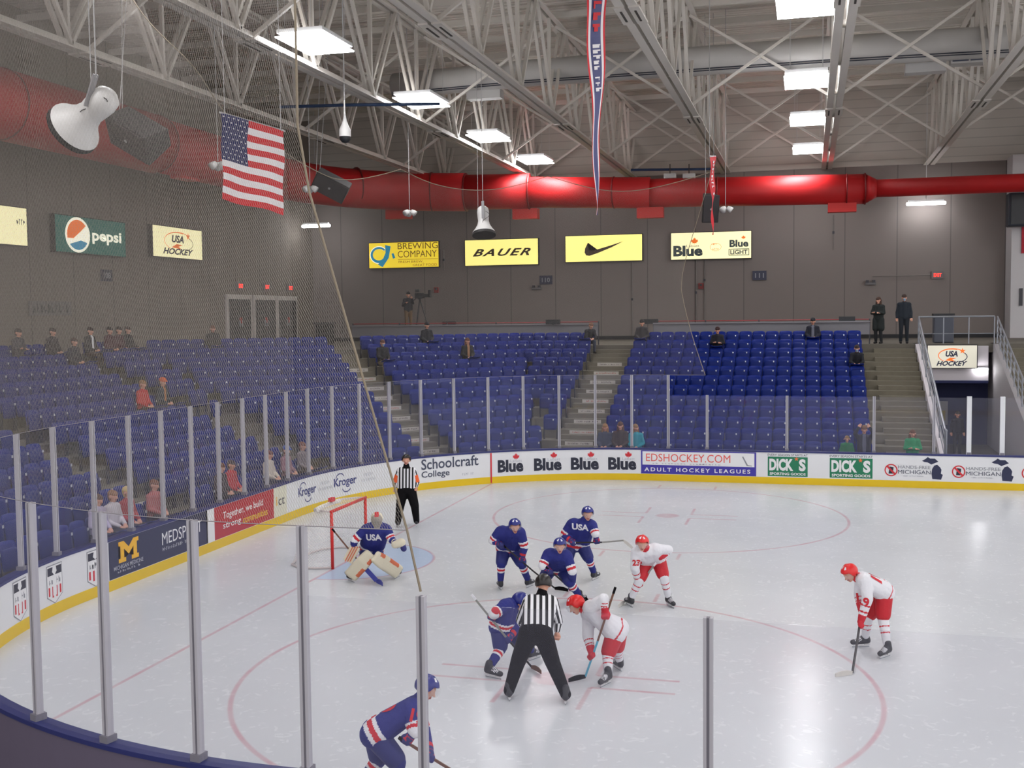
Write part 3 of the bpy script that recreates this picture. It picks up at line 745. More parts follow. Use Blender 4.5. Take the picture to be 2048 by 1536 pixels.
for sp_ in PEOPLE:
    best = None
    for i_, s in enumerate(SEATS):
        if i_ in taken: continue
        c_, sn = math.cos(s[3]), math.sin(s[3]); k_ = sp_[2].get('s', 1.0)
        u, v, d_ = to_px((s[0]+.13*sn, s[1]-.13*c_, s[2]+1.23*k_)); dd_ = (u-sp_[0])**2+((v-sp_[1])*1.3)**2
        if d_ > 0 and (best is None or dd_ < best[0]): best = (dd_, i_)
    taken.add(best[1]); OCC.append((SEATS[best[1]], sp_)); print('SEATED', sp_[2]['label'][:30], round(best[0]**.5, 1), SEATS[best[1]][4][:20], SEATS[best[1]][5])
def seat_px(s):
    return to_px((s[0], s[1], s[2]+.6))
vis = []
for i_, s in enumerate(SEATS):
    if i_ in taken: continue
    u, v, d = seat_px(s)
    if -40 < u < 2090 and -40 < v < 1500 and d > 0: vis.append((d, s))
vis.sort(key=lambda q: q[0])
GRP = 'blue folding seats in the stands'
SEAT_OBJS = {}
for n_, (d, s) in enumerate(vis[:270]):
    o = proto if n_ == 0 else copy_tree(proto)
    o.location = s[:3]; o.rotation_euler.z = s[3]
    tag(o, 'blue seat, row %d up, seat %d from aisle, %s' % (s[5]+1, s[6]+1, s[4]), 'seat', GRP)
    SEAT_OBJS[(round(s[0], 2), round(s[1], 2))] = o
for s, sp_ in OCC:      # the seats people sit on have their pan folded down
    o = proto.copy(); COL.objects.link(o); o.location = s[:3]; o.rotation_euler.z = s[3]
    tag(o, 'blue seat under the '+' '.join(sp_[2]['label'].split()[:11]), 'seat', GRP)
    for ch in proto.children:
        if ch.name.startswith('glint_plate'): continue
        c = ch.copy(); COL.objects.link(c); c.parent = o
        if ch.name.startswith('seat_pan'): c.rotation_euler.x = 1.38; c.location = (0, -.55+.06, .42-.0)+Vector((0, 0, 0)) if False else Vector((0, -.09, .56))
# the remaining, smaller ones in one object
rest = [s for d, s in vis[270:]]
V = []; F = []; MI = []; mats_ = []; off = 0; src = []
for ch in proto.children:
    me = ch.data; vv = np.array([v.co[:] for v in me.vertices]); ff = [tuple(p.vertices) for p in me.polygons]; ms = [me.materials[p.material_index] for p in me.polygons]
    src.append((vv, ff, ms))
for s in rest:
    c_, s_ = math.cos(s[3]), math.sin(s[3]); R_ = np.array([[c_, -s_, 0], [s_, c_, 0], [0, 0, 1]])
    for vv, ff, ms in src:
        V.append(vv@R_.T+np.array(s[:3]))
        for f, mm in zip(ff, ms):
            if mm not in mats_: mats_.append(mm)
            F.append(tuple(i+off for i in f)); MI.append(mats_.index(mm))
        off += len(vv)
me = bpy.data.meshes.new('stadium_seating'); me.from_pydata(np.concatenate(V).tolist(), [], F)
for mm in mats_: me.materials.append(mm)
me.polygons.foreach_set('material_index', MI); me.polygons.foreach_set('use_smooth', [True]*len(F)); me.update()
o = bpy.data.objects.new('stadium_seating', me); COL.objects.link(o); tag(o, 'the many smaller blue folding seats higher up in the stands', 'seats', kind='stuff')
print('SEATS', len(SEATS), 'vis', len(vis))
# ---------------------------------------------------------------- aisle steps with lettered riser plates
M_PLATE = mat('riser_plate', (196, 190, 182), .5); M_PLT = mat('plate_lettering', (120, 112, 112), .6); M_PLR = mat('plate_lettering_red', (190, 110, 104), .6)
M_TRD = MATS['terrace_concrete']
def aisle(name, label, f, n, rot, plates=True, wd=1.5, where='', k0=0):
    e = empty(name, (0, 0, 0)); tag(e, label, 'steps')
    for k in range(k0, n):
        x, y = f(k); z = ZF(k); zn = z+.156
        b = MB(); b.box((0, .585, .078), (wd, .39, .156), MATS['terrace_concrete']); o = b.build('half_step', e); o.location = (x, y, z); o.rotation_euler.z = rot
    if plates:
        for k in range(max(k0, 2), n-1):
            x, y = f(k); z = ZF(k)
            a = Art(lambda u, v, kk: (u, -kk, v)); a.rect(-.5, -.065, .5, .065, M_PLATE, .004)
            a.b.box((0, .004, 0), (1.0, .012, .13), M_PLATE)
            rr_ = random.Random(k*7+int(wd*10)); mm = M_PLR if k % 3 == 0 else M_PLT; a.dashes(14, -.4, -.028, .4, .028, mm, .012, k)
            o = a.done('riser_plate'); o.rotation_euler.z = rot
            o.location = Vector((x, y, z-.09))+Matrix.Rotation(rot, 3, 'Z') @ Vector((0, -.006, 0))
            tag(o, 'pale lettered riser plate, %s step up %s' % (ordinal(k-1), where), 'step plate', 'pale lettered plates on the aisle risers')
# note: f(k) is the centre of the front edge region of tread k
aisle('aisle_steps', 'grey concrete aisle steps left of the large seat block', lambda k: (1.9, YA(k)-OFF+.0), 12, 0.0, True, 1.6, 'in the aisle left of the large seat block')
def f2(k):
    c = CC(k)-OFF*SQ; a = 6.93; return ((a*SQ-c)/2, (a*SQ+c)/2)
aisle('aisle_steps', 'grey concrete aisle steps in the angled corner', f2, 12, PI/4, True, 1.25, 'in the angled corner aisle')
aisle('aisle_steps', 'grey concrete aisle steps at the end behind the goal', lambda k: (XR(k)+OFF, .9), 12, PI/2, True, 1.3, 'in the end aisle behind the goal')
aisle('aisle_steps', 'grey concrete aisle steps high in the end stand', lambda k: (XR(k)+OFF, 8.55), 12, PI/2, False, 1.2)
aisle('aisle_steps', 'wide concrete stairs right of the large seat block', lambda k: (12.87, YA(k)-OFF), 12, 0.0, False, 1.5)
# ---------------------------------------------------------------- advertisements on the boards
def S(px, py=None):
    if py is None:      # mid height of the boards at that column
        return min(((abs(to_px((bpath(q)[0], bpath(q)[1], .6))[0]-px), q) for q in [(S3+ARC*.6)*i/1100 for i in range(1101)]))[1]
    return s_of(px, py, .6)
def ink(name, c, r=.45): return mat('ink_'+name, c, r)
K = ink('black', (28, 32, 52)); NAVY = ink('navy', (34, 40, 74)); WH = ink('white', (232, 232, 234)); RD = ink('red', (206, 40, 52)); GN = ink('green', (22, 120, 84))
MZ = ink('maize', (238, 180, 30)); PU = ink('violet', (62, 52, 160)); CR = ink('crimson', (178, 36, 50)); YL = ink('yellow', (226, 190, 40)); CRM = ink('cream', (222, 220, 200))
PG = ink('pale_grey', (180, 182, 192)); ROSE = ink('rose', (228, 92, 84)); PB = ink('kroger_blue', (44, 56, 122)); SL = ink('slate', (66, 72, 92)); GREY = ink('grey', (140, 142, 150))
Z0, HB = .22, BH-.05-.22
def ad(label, px0, px1, draw, name='advertisement'):
    s0, s1 = S(px0), S(px1); w = s0-s1
    a = Art(on_board(s0, Z0)); draw(a, w, HB); o = a.done(name, rb); tag(o, label); return o
def d_shield(a, w, h):
    sc = h*.98; o = (w/2, h*.47); 
    out = [(-.34, .48), (.34, .48), (.34, -.3), (0, -.5), (-.34, -.3)]
    a.poly(out, GREY, .004, o, sc); a.poly([(p[0]*.93, p[1]*.95) for p in out], WH, .006, o, sc)
    a.poly([(-.3, .42), (-.06, .42), (-.1, .3), (0, .22), (-.3, .22)], K, .009, o, sc); a.poly([(.3, .42), (.06, .42), (.1, .3), (0, .22), (.3, .22)], K, .009, o, sc)
    a.dashes(5, o[0]-.26*sc, o[1]+.0*sc, o[0]+.26*sc, o[1]+.15*sc, GREY, .009)
    for x in (-.24, -.08, .08, .24): a.poly([(x-.035, -.06), (x+.035, -.06), (x+.035, -.36+abs(x)*.35), (x-.035, -.36+abs(x)*.35)], RD, .009, o, sc)
for i, (l, r) in enumerate(((22, 58), (88, 128), (170, 212))): ad('shield emblem with red stripes on the white boards', l, r, d_shield)
def block_m(a, u0, v0, u1, v1, m):
    P = [(0, 0), (.36, 0), (.36, .2), (.27, .2), (.27, .62), (.5, .3), (.73, .62), (.73, .2), (.64, .2), (.64, 0), (1, 0), (1, .2), (.91, .2), (.91, .8), (1, .8), (1, 1), (.74, 1), (.5, .66), (.26, 1), (0, 1), (0, .8), (.09, .8), (.09, .2), (0, .2)]
    a.poly([(u0+(u1-u0)*x, v0+(v1-v0)*y) for x, y in P], m)
def d_med(a, w, h):
    a.rect(0, 0, w, h, NAVY, .003, 12); block_m(a, w*.085, h*.36, w*.27, h*.92, MZ)
    a.text('MICHIGAN MEDICINE', w*.04, h*.2, w*.31, h*.31, PG, bold=.01); a.dashes(10, w*.07, h*.11, w*.28, h*.17, PG, .006)
    a.text('MEDSPORT', w*.5, h*.43, w*.93, h*.78, WH, bold=0.0); a.dashes(20, w*.5, h*.26, w*.86, h*.36, PG, .006)
ad('navy advertisement with a yellow block letter M', 219, 416, d_med)
ad('white gap strip', 412, 428, lambda a, w, h: a.rect(0, 0, w, h, WH, .003, 2))
def d_red(a, w, h):
    a.rect(0, 0, w, h, CR, .003, 10); a.text('Together, we build', w*.13, h*.5, w*.8, h*.78, WH, bold=.01)
    a.text('strong', w*.13, h*.2, w*.42, h*.42, WH, bold=.01); a.text('communities', w*.45, h*.2, w*.88, h*.42, YL, bold=.01)
ad('crimson advertisement with white and yellow words', 428, 548, d_red)
def d_ict(a, w, h):
    a.rect(0, 0, w*.85, h, CRM, .003, 2); a.text('i', w*.16, h*.38, w*.22, h*.68, MZ, bold=.02); a.text('ct', w*.3, h*.36, w*.7, h*.62, K)
ad('cream advertisement with small letters', 548, 577, d_ict)
def d_kro(a, w, h):
    a.text('Kroger', w*.05, h*.3, w*.95, h*.72, PB, bold=.025); a.ring(w*.3, h*.72, w*.17, h*.17, .03, PB, a0=0.2, a1=PI)
    a.ring(w*.55, h*.28, w*.17, h*.16, .03, PB, a0=PI, a1=2*PI-.2)
ad('grocery wordmark in dark blue', 594, 634, d_kro); ad('grocery wordmark in dark blue, nearer the goal line', 666, 716, d_kro)
def d_pale(a, w, h):
    a.text('FRESH', w*.2, h*.6, w*.8, h*.72, PG); a.text('FOR EVERYONE', 0, h*.4, w, h*.5, PG)
ad('pale small print', 636, 664, d_pale); ad('pale small print', 722, 750, d_pale)
def d_sch(a, w, h):
    a.text('Schoolcraft', 0, h*.52, w, h*.96, SL, bold=.015); a.text('College', 0, h*.12, w*.5, h*.46, SL, bold=.015); a.dashes(7, w*.72, h*.14, w*.92, h*.24, PG, .006)
ad('dark grey college wordmark', 842, 957, d_sch)
ad('red goal line stripe up the boards', 981, 984.2, lambda a, w, h: a.rect(0, -.2, w, h, RD, .014, 1), 'goal_line_stripe')
def d_blue(a, w, h):
    a.text('Blue', 0, h*.14, w, h*.68, K, bold=.045); a.poly([(x, y) for x, y in LEAF], RD, None, (w*.72, h*.8), h*.3); a.text('Labatt', w*.5, h*.56, w*.95, h*.68, PG)
for i, (l, r) in enumerate(((994, 1048), (1068, 1122), (1143, 1197), (1217, 1272))): ad('dark blue lettered wordmark under a red maple leaf', l, r, d_blue)
def d_eds(a, w, h):
    a.rect(0, 0, w, h, PU, .003, 8); a.rect(w*.013, h*.38, w*.985, h*.95, WH, .006, 8)
    a.text('EDSHOCKEY.COM', w*.045, h*.53, w*.78, h*.86, ROSE, .009); a.text('ADULT HOCKEY LEAGUES', w*.03, h*.1, w*.95, h*.27, WH, .009, bold=.02, space=1.35)
    a.dashes(22, w*.1, h*.42, w*.7, h*.47, PG, .009)
    a.poly([(w*.88, h*.8), (w*.89, h*.82), (w*.93, h*.46), (w*.965, h*.44), (w*.965, h*.41), (w*.92, h*.42)], GREY, .009)
ad('white and violet hockey league advertisement', 1281, 1514, d_eds)
def d_dick(a, w, h):
    a.rect(0, h*.03, w, h*.84, GN, .003, 3); a.text('EVERY SEASON STARTS AT', 0, h*.87, w, h*.96, K, .006); a.rect(w*.02, h*.06, w*.98, h*.2, GN, .006, 2)
    a.text("DICK", w*.04, h*.26, w*.64, h*.76, WH, .009, bold=.05); a.text("S", w*.78, h*.26, w*.95, h*.76, WH, .009, bold=.05)
    a.poly(STAR, ink('orange', (226, 110, 60)), .009, (w*.72, h*.76), h*.2); a.text('SPORTING GOODS', w*.05, h*.08, w*.95, h*.19, WH, .009, bold=.03)
ad('green sporting goods advertisement', 1535, 1617, d_dick); ad('green sporting goods advertisement, the right one', 1661, 1746, d_dick)
def d_hf(a, w, h):
    a.ring(w*.11, h*.4, h*.25, h*.25, .035, RD); a.poly([(-.16, -.24), (.12, -.24), (.16, .2), (-.1, .24)], K, None, (w*.11, h*.4), .6*h); a.poly([(-.2, .16), (-.14, .2), (.2, -.16), (.14, -.2)], RD, .012, (w*.11, h*.4), h)
    a.text('HANDS-FREE', w*.23, h*.47, w*.79, h*.6, GREY, bold=.01); a.text('MICHIGAN', w*.23, h*.26, w*.79, h*.42, SL)
    a.dashes(18, w*.3, h*.16, w*.68, h*.2, PG, .006)
    a.poly([(.8, .1), (.97, .08), (1.0, .3), (.95, .36), (.985, .5), (.96, .6), (.9, .74), (.84, .72), (.8, .58), (.78, .4)], K, None, (0, 0), 1.0) if False else None
    L = [(.82, .08), (.97, .06), (1.0, .26), (.965, .3), (.975, .46), (.95, .56), (.9, .66), (.85, .62), (.815, .48), (.805, .3)]
    a.poly([(x*w, y*h) for x, y in L], NAVY)
    U = [(.64, .8), (.7, .88), (.74, .96), (.78, .9), (.86, .9), (.92, .78), (.86, .72), (.8, .66), (.74, .74), (.68, .76)]
    a.poly([(x*w, y*h) for x, y in U], NAVY)
ad('crossed-out phone emblem and dark map of the state', 1770, 1886, d_hf); ad('crossed-out phone emblem and dark map of the state, nearer the gate', 1904, 2027, d_hf)
ad('edge of another emblem', 2044, 2080, lambda a, w, h: a.ring(w*.4, h*.4, h*.25, h*.25, .035, RD))

# ---------------------------------------------------------------- lit sign boxes on the walls
def lit(name, c, e): return mat('lit_'+name, c, .5, emit=c, estr=e)
LY = lit('yellow', (246, 214, 48), 0.38); LP = lit('pale_yellow', (255, 244, 140), 0.47); LC = lit('cream', (250, 242, 190), 0.45); LG = lit('green', (20, 92, 84), 0.28); LO = lit('orange', (232, 112, 34), 0.35); LT = lit('teal', (30, 134, 170), 0.30)
LW = lit('white', (250, 248, 226), 0.42); LDB = mat('lit_ink_brown', (74, 54, 28), .5); LTX = mat('lit_ink_grey', (70, 86, 90), .5); M_BOX = mat('sign_housing', (40, 36, 36), .5); LYD = mat('lit_ink_olive', (150, 128, 20), .5)
def sign(label, o, r, w, h, face, draw, dep=.22):
    o = Vector(o); r = Vector(r).normalized(); n = r.cross(Vector((0, 0, 1)))
    e = empty('lit_sign', o+r*(w/2)); tag(e, label, 'sign')
    R_ = Matrix((r, -n, Vector((0, 0, 1)))).transposed()
    b = MB(); b.box(-n*0+Vector((0, 0, h/2)), (w, dep, h), M_BOX, R_); b.build('sign_box', e)
    a = Art(lambda u, v, k: tuple(r*(u-w/2)+n*(dep/2+.004+k)+Vector((0, 0, v)))); a.rect(.03, .03, w-.03, h-.03, face, 0.0); draw(a, w, h); a.done('sign_face', e)
    return e
def d_cj(a, w, h):
    a.ring(w*.15, h*.52, w*.13, h*.34, .15, LW, .004, a0=.7, a1=5.6); a.ring(w*.15, h*.52, w*.12, h*.31, .1, LT, .006, a0=.7, a1=5.6, w1=.16)
    a.poly([(.27, .92), (.33, .86), (.29, .4), (.2, .06), (.14, .1), (.2, .3), (.24, .6)], LT, .008, (0, 0), 1) if False else a.poly([(w*x, h*y) for x, y in ((.24, .9), (.32, .84), (.29, .4), (.2, .05), (.13, .16), (.2, .32), (.245, .6))], LT, .009)
    a.poly([(w*x, h*y) for x, y in ((.33, .56), (.36, .58), (.385, .4), (.35, .36))], LT, .009)
    a.text('BREWING', w*.42, h*.72, w*.985, h*.96, LYD, .006); a.text('COMPANY', w*.42, h*.4, w*.97, h*.66, LYD, .006); a.rect(w*.42, h*.32, w*.985, h*.335, LYD, .006)
    a.text('FRESH BREW,', w*.43, h*.18, w*.78, h*.28, LYD, .006); a.text('GREAT FOOD', w*.63, h*.06, w*.97, h*.15, LYD, .006)
sign('yellow lit sign with a teal monogram and thin brewing company lettering', (-13.56, YBW-.13, 7.96), (1, 0, 0), 4.05, 1.41, LY, d_cj)
sign('yellow lit sign with slanted angular dark lettering', (-8.07, YBW-.13, 7.97), (1, 0, 0), 4.05, 1.4, LP, lambda a, w, h: a.text('BAUER', w*.11, h*.36, w*.9, h*.64, LDB, .006, shear=.45, bold=.03, space=1.25))
def d_swoosh(a, w, h):
    P = [(.3, .72), (.262, .5), (.256, .36), (.275, .25), (.32, .23), (.42, .32), (.6, .52), (.76, .74), (.58, .585), (.42, .46), (.34, .42), (.305, .47)]
    a.poly([(x*w, y*h) for x, y in P], LDB, .006)
sign('yellow lit sign with a single dark brown swoosh', (-2.6, YBW-.13, 8.04), (1, 0, 0), 4.05, 1.39, LP, d_swoosh)
def d_lb(a, w, h):
    a.text('Blue', w*.035, h*.13, w*.4, h*.52, LTX, .006, bold=.045); a.poly(LEAF, LO, .006, (w*.3, h*.68), h*.26); a.text('Labatt', w*.2, h*.46, w*.36, h*.55, GREY, .006)
    a.dashes(6, w*.51, h*.52, w*.61, h*.58, LO, .006); a.ring(w*.56, h*.44, w*.07, h*.14, .015, LO, .006); a.dashes(4, w*.52, h*.34, w*.6, h*.4, LO, .006)
    a.text('Blue', w*.73, h*.42, w*.96, h*.68, LTX, .006, bold=.04); a.poly(LEAF, LO, .006, (w*.9, h*.76), h*.15)
    a.rect(w*.72, h*.12, w*.97, h*.36, LTX, .003); a.rect(w*.728, h*.145, w*.962, h*.335, LC, .005); a.text('LIGHT', w*.74, h*.16, w*.95, h*.32, LTX, .008, bold=.03)
sign('cream lit sign with dark green beer wordmarks and orange maple leaves', (2.87, YBW-.13, 8.03), (1, 0, 0), 4.03, 1.39, LC, d_lb)
def d_usa(a, w, h):
    OR = LO; a.ring(w*.5, h*.55, w*.28, h*.3, .05, OR, .006, a0=1.2, a1=4.1, w1=.02); a.ring(w*.5, h*.5, w*.3, h*.28, .03, NAVY, .006, a0=-.9, a1=.75)
    a.ring(w*.5, h*.55, w*.28, h*.3, .03, OR, .006, a0=.75, a1=1.2); a.poly(STAR, OR, .008, (w*.7, h*.74), h*.26)
    a.text('USA', w*.37, h*.5, w*.61, h*.74, NAVY, .009, shear=.2, bold=.04); a.poly([(.4, .36), (.6, .5), (.55, .4), (.62, .34), (.42, .3)], OR, .008, (0, 0), 1) if False else a.poly([(w*x, h*y) for x, y in ((.36, .34), (.46, .46), (.58, .44), (.5, .38), (.56, .31))], OR, .007)
    a.text('HOCKEY', w*.19, h*.12, w*.8, h*.32, NAVY, .009, shear=.35, bold=.035)
sign('pale yellow lit hockey federation sign on the left wall, right of the green one', (XLW+.13, 18.62, 7.94), (0, 1, 0), 3.9, 1.35, LC, d_usa)
def d_pepsi(a, w, h):
    c = (w*.3, h*.5); a.ell(*c, w*.17, h*.47, LW, .004)
    a.poly([(c[0]+w*.145*math.cos(t), c[1]+h*.4*math.sin(t)) for t in [PI*.22+i*(PI*.86)/12 for i in range(13)]]+[(c[0]-w*.06, c[1]-h*.1), (c[0]+w*.05, c[1]+h*.12)], LO, .008)
    a.poly([(c[0]+w*.145*math.cos(t), c[1]+h*.4*math.sin(t)) for t in [PI*1.22+i*(PI*.62)/12 for i in range(13)]]+[(c[0]+w*.04, c[1]-h*.14)], LT, .008)
    a.text('pepsi', w*.5, h*.3, w*.93, h*.68, LW, .006, bold=.03)
sign('green lit soft drink sign with an orange, white and blue ball', (XLW+.13, 12.45, 7.8), (0, 1, 0), 4.3, 1.4, LG, d_pepsi)
sign('pale yellow lit sign cut off by the left edge of the photograph', (XLW+.13, 7.0, 7.9), (0, 1, 0), 4.0, 1.35, LC, lambda a, w, h: a.dashes(4, w*.86, h*.55, w*.97, h*.7, GREY, .006))
us = on_y(1853, 737, CE-.25); ue = on_y(1955, 689, CE-.25)
SGX0, SGX1, SGZ0, SGZ1 = us.x, ue.x, us.z, ue.z
sign('white lit hockey federation sign over the tunnel by the stairs', (SGX0, CE-.25, SGZ0), (1, 0, 0), SGX1-SGX0, SGZ1-SGZ0, lit('soft_white', (226, 222, 204), .25), d_usa, .2)
# ---------------------------------------------------------------- tunnel (vomitory), stair rails
M_WBL = mat('tunnel_blue', (26, 34, 84), .6); M_WWH = mat('tunnel_white', (206, 200, 204), .6); M_RAIL = mat('steel_rail', (160, 164, 172), .35, .5)
TX0, TX1 = 13.8, 16.4
b = MB(); TY = CE+1.2
zs = 2.55
b.box(((TX0+TX1)/2+.3, TY, zs/2), (TX1-TX0+1.6, .2, zs), M_WBL)
b.box(((TX0+TX1)/2+.3, TY-.02, (zs+ZC)/2), (TX1-TX0+1.6, .2, ZC-zs), M_WWH)
tag(b.build('wall_tunnel'), kind='structure')
b = MB(); b.box(((TX0+TX1)/2, CE-.08, 2.85), (TX1-TX0-.15, .16, .5), M_WWH); b.box(((TX0+TX1)/2, CE-.1, 2.57), (TX1-TX0-.15, .18, .1), M_WBL); b.box(((TX0+TX1)/2, CE-.05, 3.5), (TX1-TX0-.15, .1, .9), M_WWH)
tag(b.build('trim_1'), kind='structure')
# side walls of the tunnel stepping down with the terrace
for nm_, X, in (('wall_tunnel_left', TX0-.12), ('wall_tunnel_right', TX1+.1)):
    b = MB(); P0_ = [(X, YA(0)-.6, 0), (X, TY, 0), (X, TY, ZC), (X, YA(11)+.3, ZC), (X, YA(0)-.2, .6), (X, YA(0)-.6, .6)]
    P1_ = [(x+.2, y, z) for x, y, z in P0_]; n = 6
    b.add(P0_+P1_, [tuple(range(n)), tuple(reversed(range(n, 2*n)))]+[(i, i+n, (i+1) % n+n, (i+1) % n) for i in range(n)], M_WWH if 'left' in nm_ else mat('tunnel_grey', (150, 146, 148), .7))
    tag(b.build(nm_), kind='structure')
b = MB()
for k in range(12):
    for hh in (0, .156):
        y0_ = YA(k)-OFF+(.39 if hh else 0); b.box(((TX1+.3+24)/2, y0_+.4, (ZF(k)+hh)/2), (24-TX1-.3, .8, ZF(k)+hh), MATS['terrace_concrete'])
tag(b.build('floor_stairs'), kind='structure')
def railing(label, pts, h=1.0, mids=2, n=8):
    e = empty('handrail', pts[0]); tag(e, label, 'railing'); o = Vector(pts[0]); P = [Vector(p)-o for p in pts]; up = Vector((0, 0, h))
    b = MB(); b.tube([p+up for p in P], .035, M_RAIL, 8); b.build('top_rail', e)
    for j in range(mids):
        b = MB(); b.tube([p+up*(j+.6)/(mids+.6) for p in P], .018, M_RAIL, 6); b.build('mid_rail', e)
    for i in range(n+1):
        f = i/n*(len(P)-1); a = int(min(f, len(P)-2)); q = P[a].lerp(P[a+1], f-a)
        b = MB(); b.tube([q, q+up], .025, M_RAIL, 6); b.build('rail_post', e)
railing('sloping steel handrail between the wide stairs and the tunnel', [(TX0-.02, YA(0)-.5, .62), (TX0-.02, YA(0)-.1, .62), (TX0-.02, YA(11)+.2, ZC+.03)], 1.0, 3, 12)
railing('sloping steel handrail on the right side of the tunnel', [(TX1+.2, YA(0)-.2, .62), (TX1+.2, YA(11)+.2, ZC+.03)], 1.0, 3, 12)
railing('level steel railing over the lit sign at the tunnel head', [(TX0, CE+.1, ZC), (TX1+.15, CE+.1, ZC)], 1.05, 1, 3)
def boxthing(name, label, cat, c, size, m, group=None, parts=(), rz=0.):
    e = empty(name, c, rz); tag(e, label, cat, group)
    b = MB(); b.box((0, 0, 0), size, m); weld(b.build('body', e), min(size)*.08)
    for pn, pc, ps, pm in parts:
        b = MB(); b.box(pc, ps, pm); b.build(pn, e)
    return e
DK = mat('dark_plastic', (34, 36, 40), .5); DG = mat('dark_grey', (66, 66, 72), .6)
q = on_y(1886, 662, CE+1.6); boxthing('trash_bin', 'dark grey rubbish bin behind the railing at the tunnel head', 'bin', (q.x, CE+1.6, ZC+.55), (.75, .6, 1.1), mat('bin_grey', (74, 78, 90), .5), parts=(('lid', (0, 0, .58), (.8, .64, .08), DK),))
q = on_z(648, 690, ZC); boxthing('trash_bin', 'tall dark bin at the top of the angled aisle, left of the grey ledge', 'bin', (on_y(650, 672, 26).x, 26, ZC+.5), (.7, .6, 1.0), DK, parts=(('lid', (0, 0, .53), (.9, .66, .08), DG),))
# tunnel lamp, extinguisher box, poster
q = on_y(1962, 739, CE-.12); e = empty('tunnel_light', (q.x, CE-.2, q.z)); tag(e, 'small bright lamp right below the lit sign over the tunnel', 'lamp'); b = MB(); b.box((0, 0, 0), (.42, .12, .12), M_LAMP); b.build('tube', e); b = MB(); b.box((0, .06, .07), (.46, .1, .04), DG); b.build('housing', e)
q = on_y(1884, 826, TY-.12); e = empty('poster_frame', (q.x, TY-.13, q.z)); tag(e, 'small pale framed notice on the blue tunnel wall', 'notice')
b = MB(); b.box((0, 0, 0), (.42, .04, .95), mat('notice_grey', (150, 148, 146), .5)); b.build('frame', e); b = MB(); b.box((0, -.03, -.1), (.24, .02, .4), mat('notice_yellow', (160, 146, 90), .6)); b.build('sheet', e)

# ---------------------------------------------------------------- ledge behind the top rows, monitors, tape
M_LEDGE = mat('ledge_panel', (128, 126, 132), .6); M_RT = mat('red_rail', (150, 48, 54), .5)
def ledge(label, a, b_):
    a = Vector(a); b_ = Vector(b_); e = empty('counter_ledge', a); tag(e, label, 'counter'); d = b_-a
    m_ = MB(); m_.bar((0, 0, .62), d+Vector((0, 0, .62)), .06, .48, M_LEDGE); m_.build('panel', e)
    m_ = MB(); m_.bar((0, 0, .89), d+Vector((0, 0, .89)), .3, .05, M_LEDGE); m_.build('top', e)
    m_ = MB(); m_.tube([(0, .1, .98), d+Vector((0, .1, .98))], .02, M_RT, 6); m_.build('red_rail', e)
    n = max(2, int(d.length/2.0))
    for i in range(n+1):
        m_ = MB(); q_ = d*(i/n); m_.box(q_+Vector((0, .1, .5)), (.05, .05, 1.0), DG); m_.build('support', e)
YL = CE+.35
ledge('grey counter ledge with red rail behind the large seat block', (3.4, YL, ZC), (12.0, YL, ZC))
ledge('grey counter ledge with red rail behind the angled corner seats', (on_y(703, 663, 24.5).x, 24.6, ZC), (1.0, YL+.3, ZC))
for i, (px, py, lb) in enumerate(((889, 648, 'beside the sitting man near the camera operator'), (1106, 644, 'behind the narrow wedge of seats'), (1302, 643, 'beside the man in dark grey'), (1694, 638, 'near the standing woman'))):
    q = on_y(px, py, YL+.1); e = empty('monitor', (q.x, YL+.1 if i else 24.68, q.z)); tag(e, 'flat dark monitor on the back ledge, '+lb, 'monitor', 'dark monitors on the back ledge')
    b = MB(); b.box((0, 0, 0), (.62, .12, .2), DK); b.build('screen', e); zb_ = ZC+.9-q.z; b = MB(); b.box((0, .02, (zb_-.08)/2), (.08, .06, abs(zb_)-.02), DG); b.build('stand', e)
# ---------------------------------------------------------------- doors and small things on the walls
for i, (y0, y1) in enumerate(((25.0, 27.1), (27.6, 29.7), (30.1, 32.1))):
    M_DF = mat('door_frame', (206, 200, 196), .5); M_DD = mat('door_dark', (62, 62, 66), .35); yc = (y0+y1)/2
    b = MB(); b.box((XLW+.04, yc, ZC+1.2), (.1, y1-y0+.36, 2.5), M_DF); d = b.build('door_%d' % (i+1)); local(d, (XLW, yc, ZC)); tag(d, kind='structure')
    for sy in (-1, 1):
        b = MB(); b.box((.11, sy*(y1-y0)/4, 1.12), (.04, (y1-y0)/2-.05, 2.2), M_DD); b.build('door_leaf', d)
        b = MB(); b.box((.15, sy*.12, 1.05), (.05, .05, .3), M_RAIL); b.build('door_handle', d)
    b = MB(); b.box((.14, .0, 1.2), (.02, .22, .28), mat('red_sticker', (170, 50, 50), .5)); b.build('sticker', d)
LRED = mat('exit_glow', (255, 60, 50), .5, emit=(255, 50, 40), estr=1.2)
def exit_sign(c, r, label, w=.42):
    r = Vector(r); n = r.cross(Vector((0, 0, 1))); e = empty('exit_sign', c); tag(e, label, 'exit sign'); R_ = Matrix((r, -n, Vector((0, 0, 1)))).transposed()
    b = MB(); b.box((0, 0, 0), (w*1.3, .1, w*.85), mat('exit_box', (120, 112, 112), .6), R_); b.build('housing', e)
    a = Art(lambda u, v, k: tuple(r*u+n*(.056+k)+Vector((0, 0, v)))); a.text('EXIT', -w*.42, -w*.2, w*.42, w*.2, LRED, .004, bold=.03); a.done('lettering', e)
for i, (px, py) in enumerate(((480, 572), (533, 574), (580, 576))):
    exit_sign(on_x(px, py, XLW+.05), (0, 1, 0), 'small red exit sign above the %s of the three wall doors' % ['first', 'middle', 'last'][i], .5)
exit_sign(on_y(1875, 550, YBW-.05), (1, 0, 0), 'glowing red exit sign alone on the back wall at right', .42)
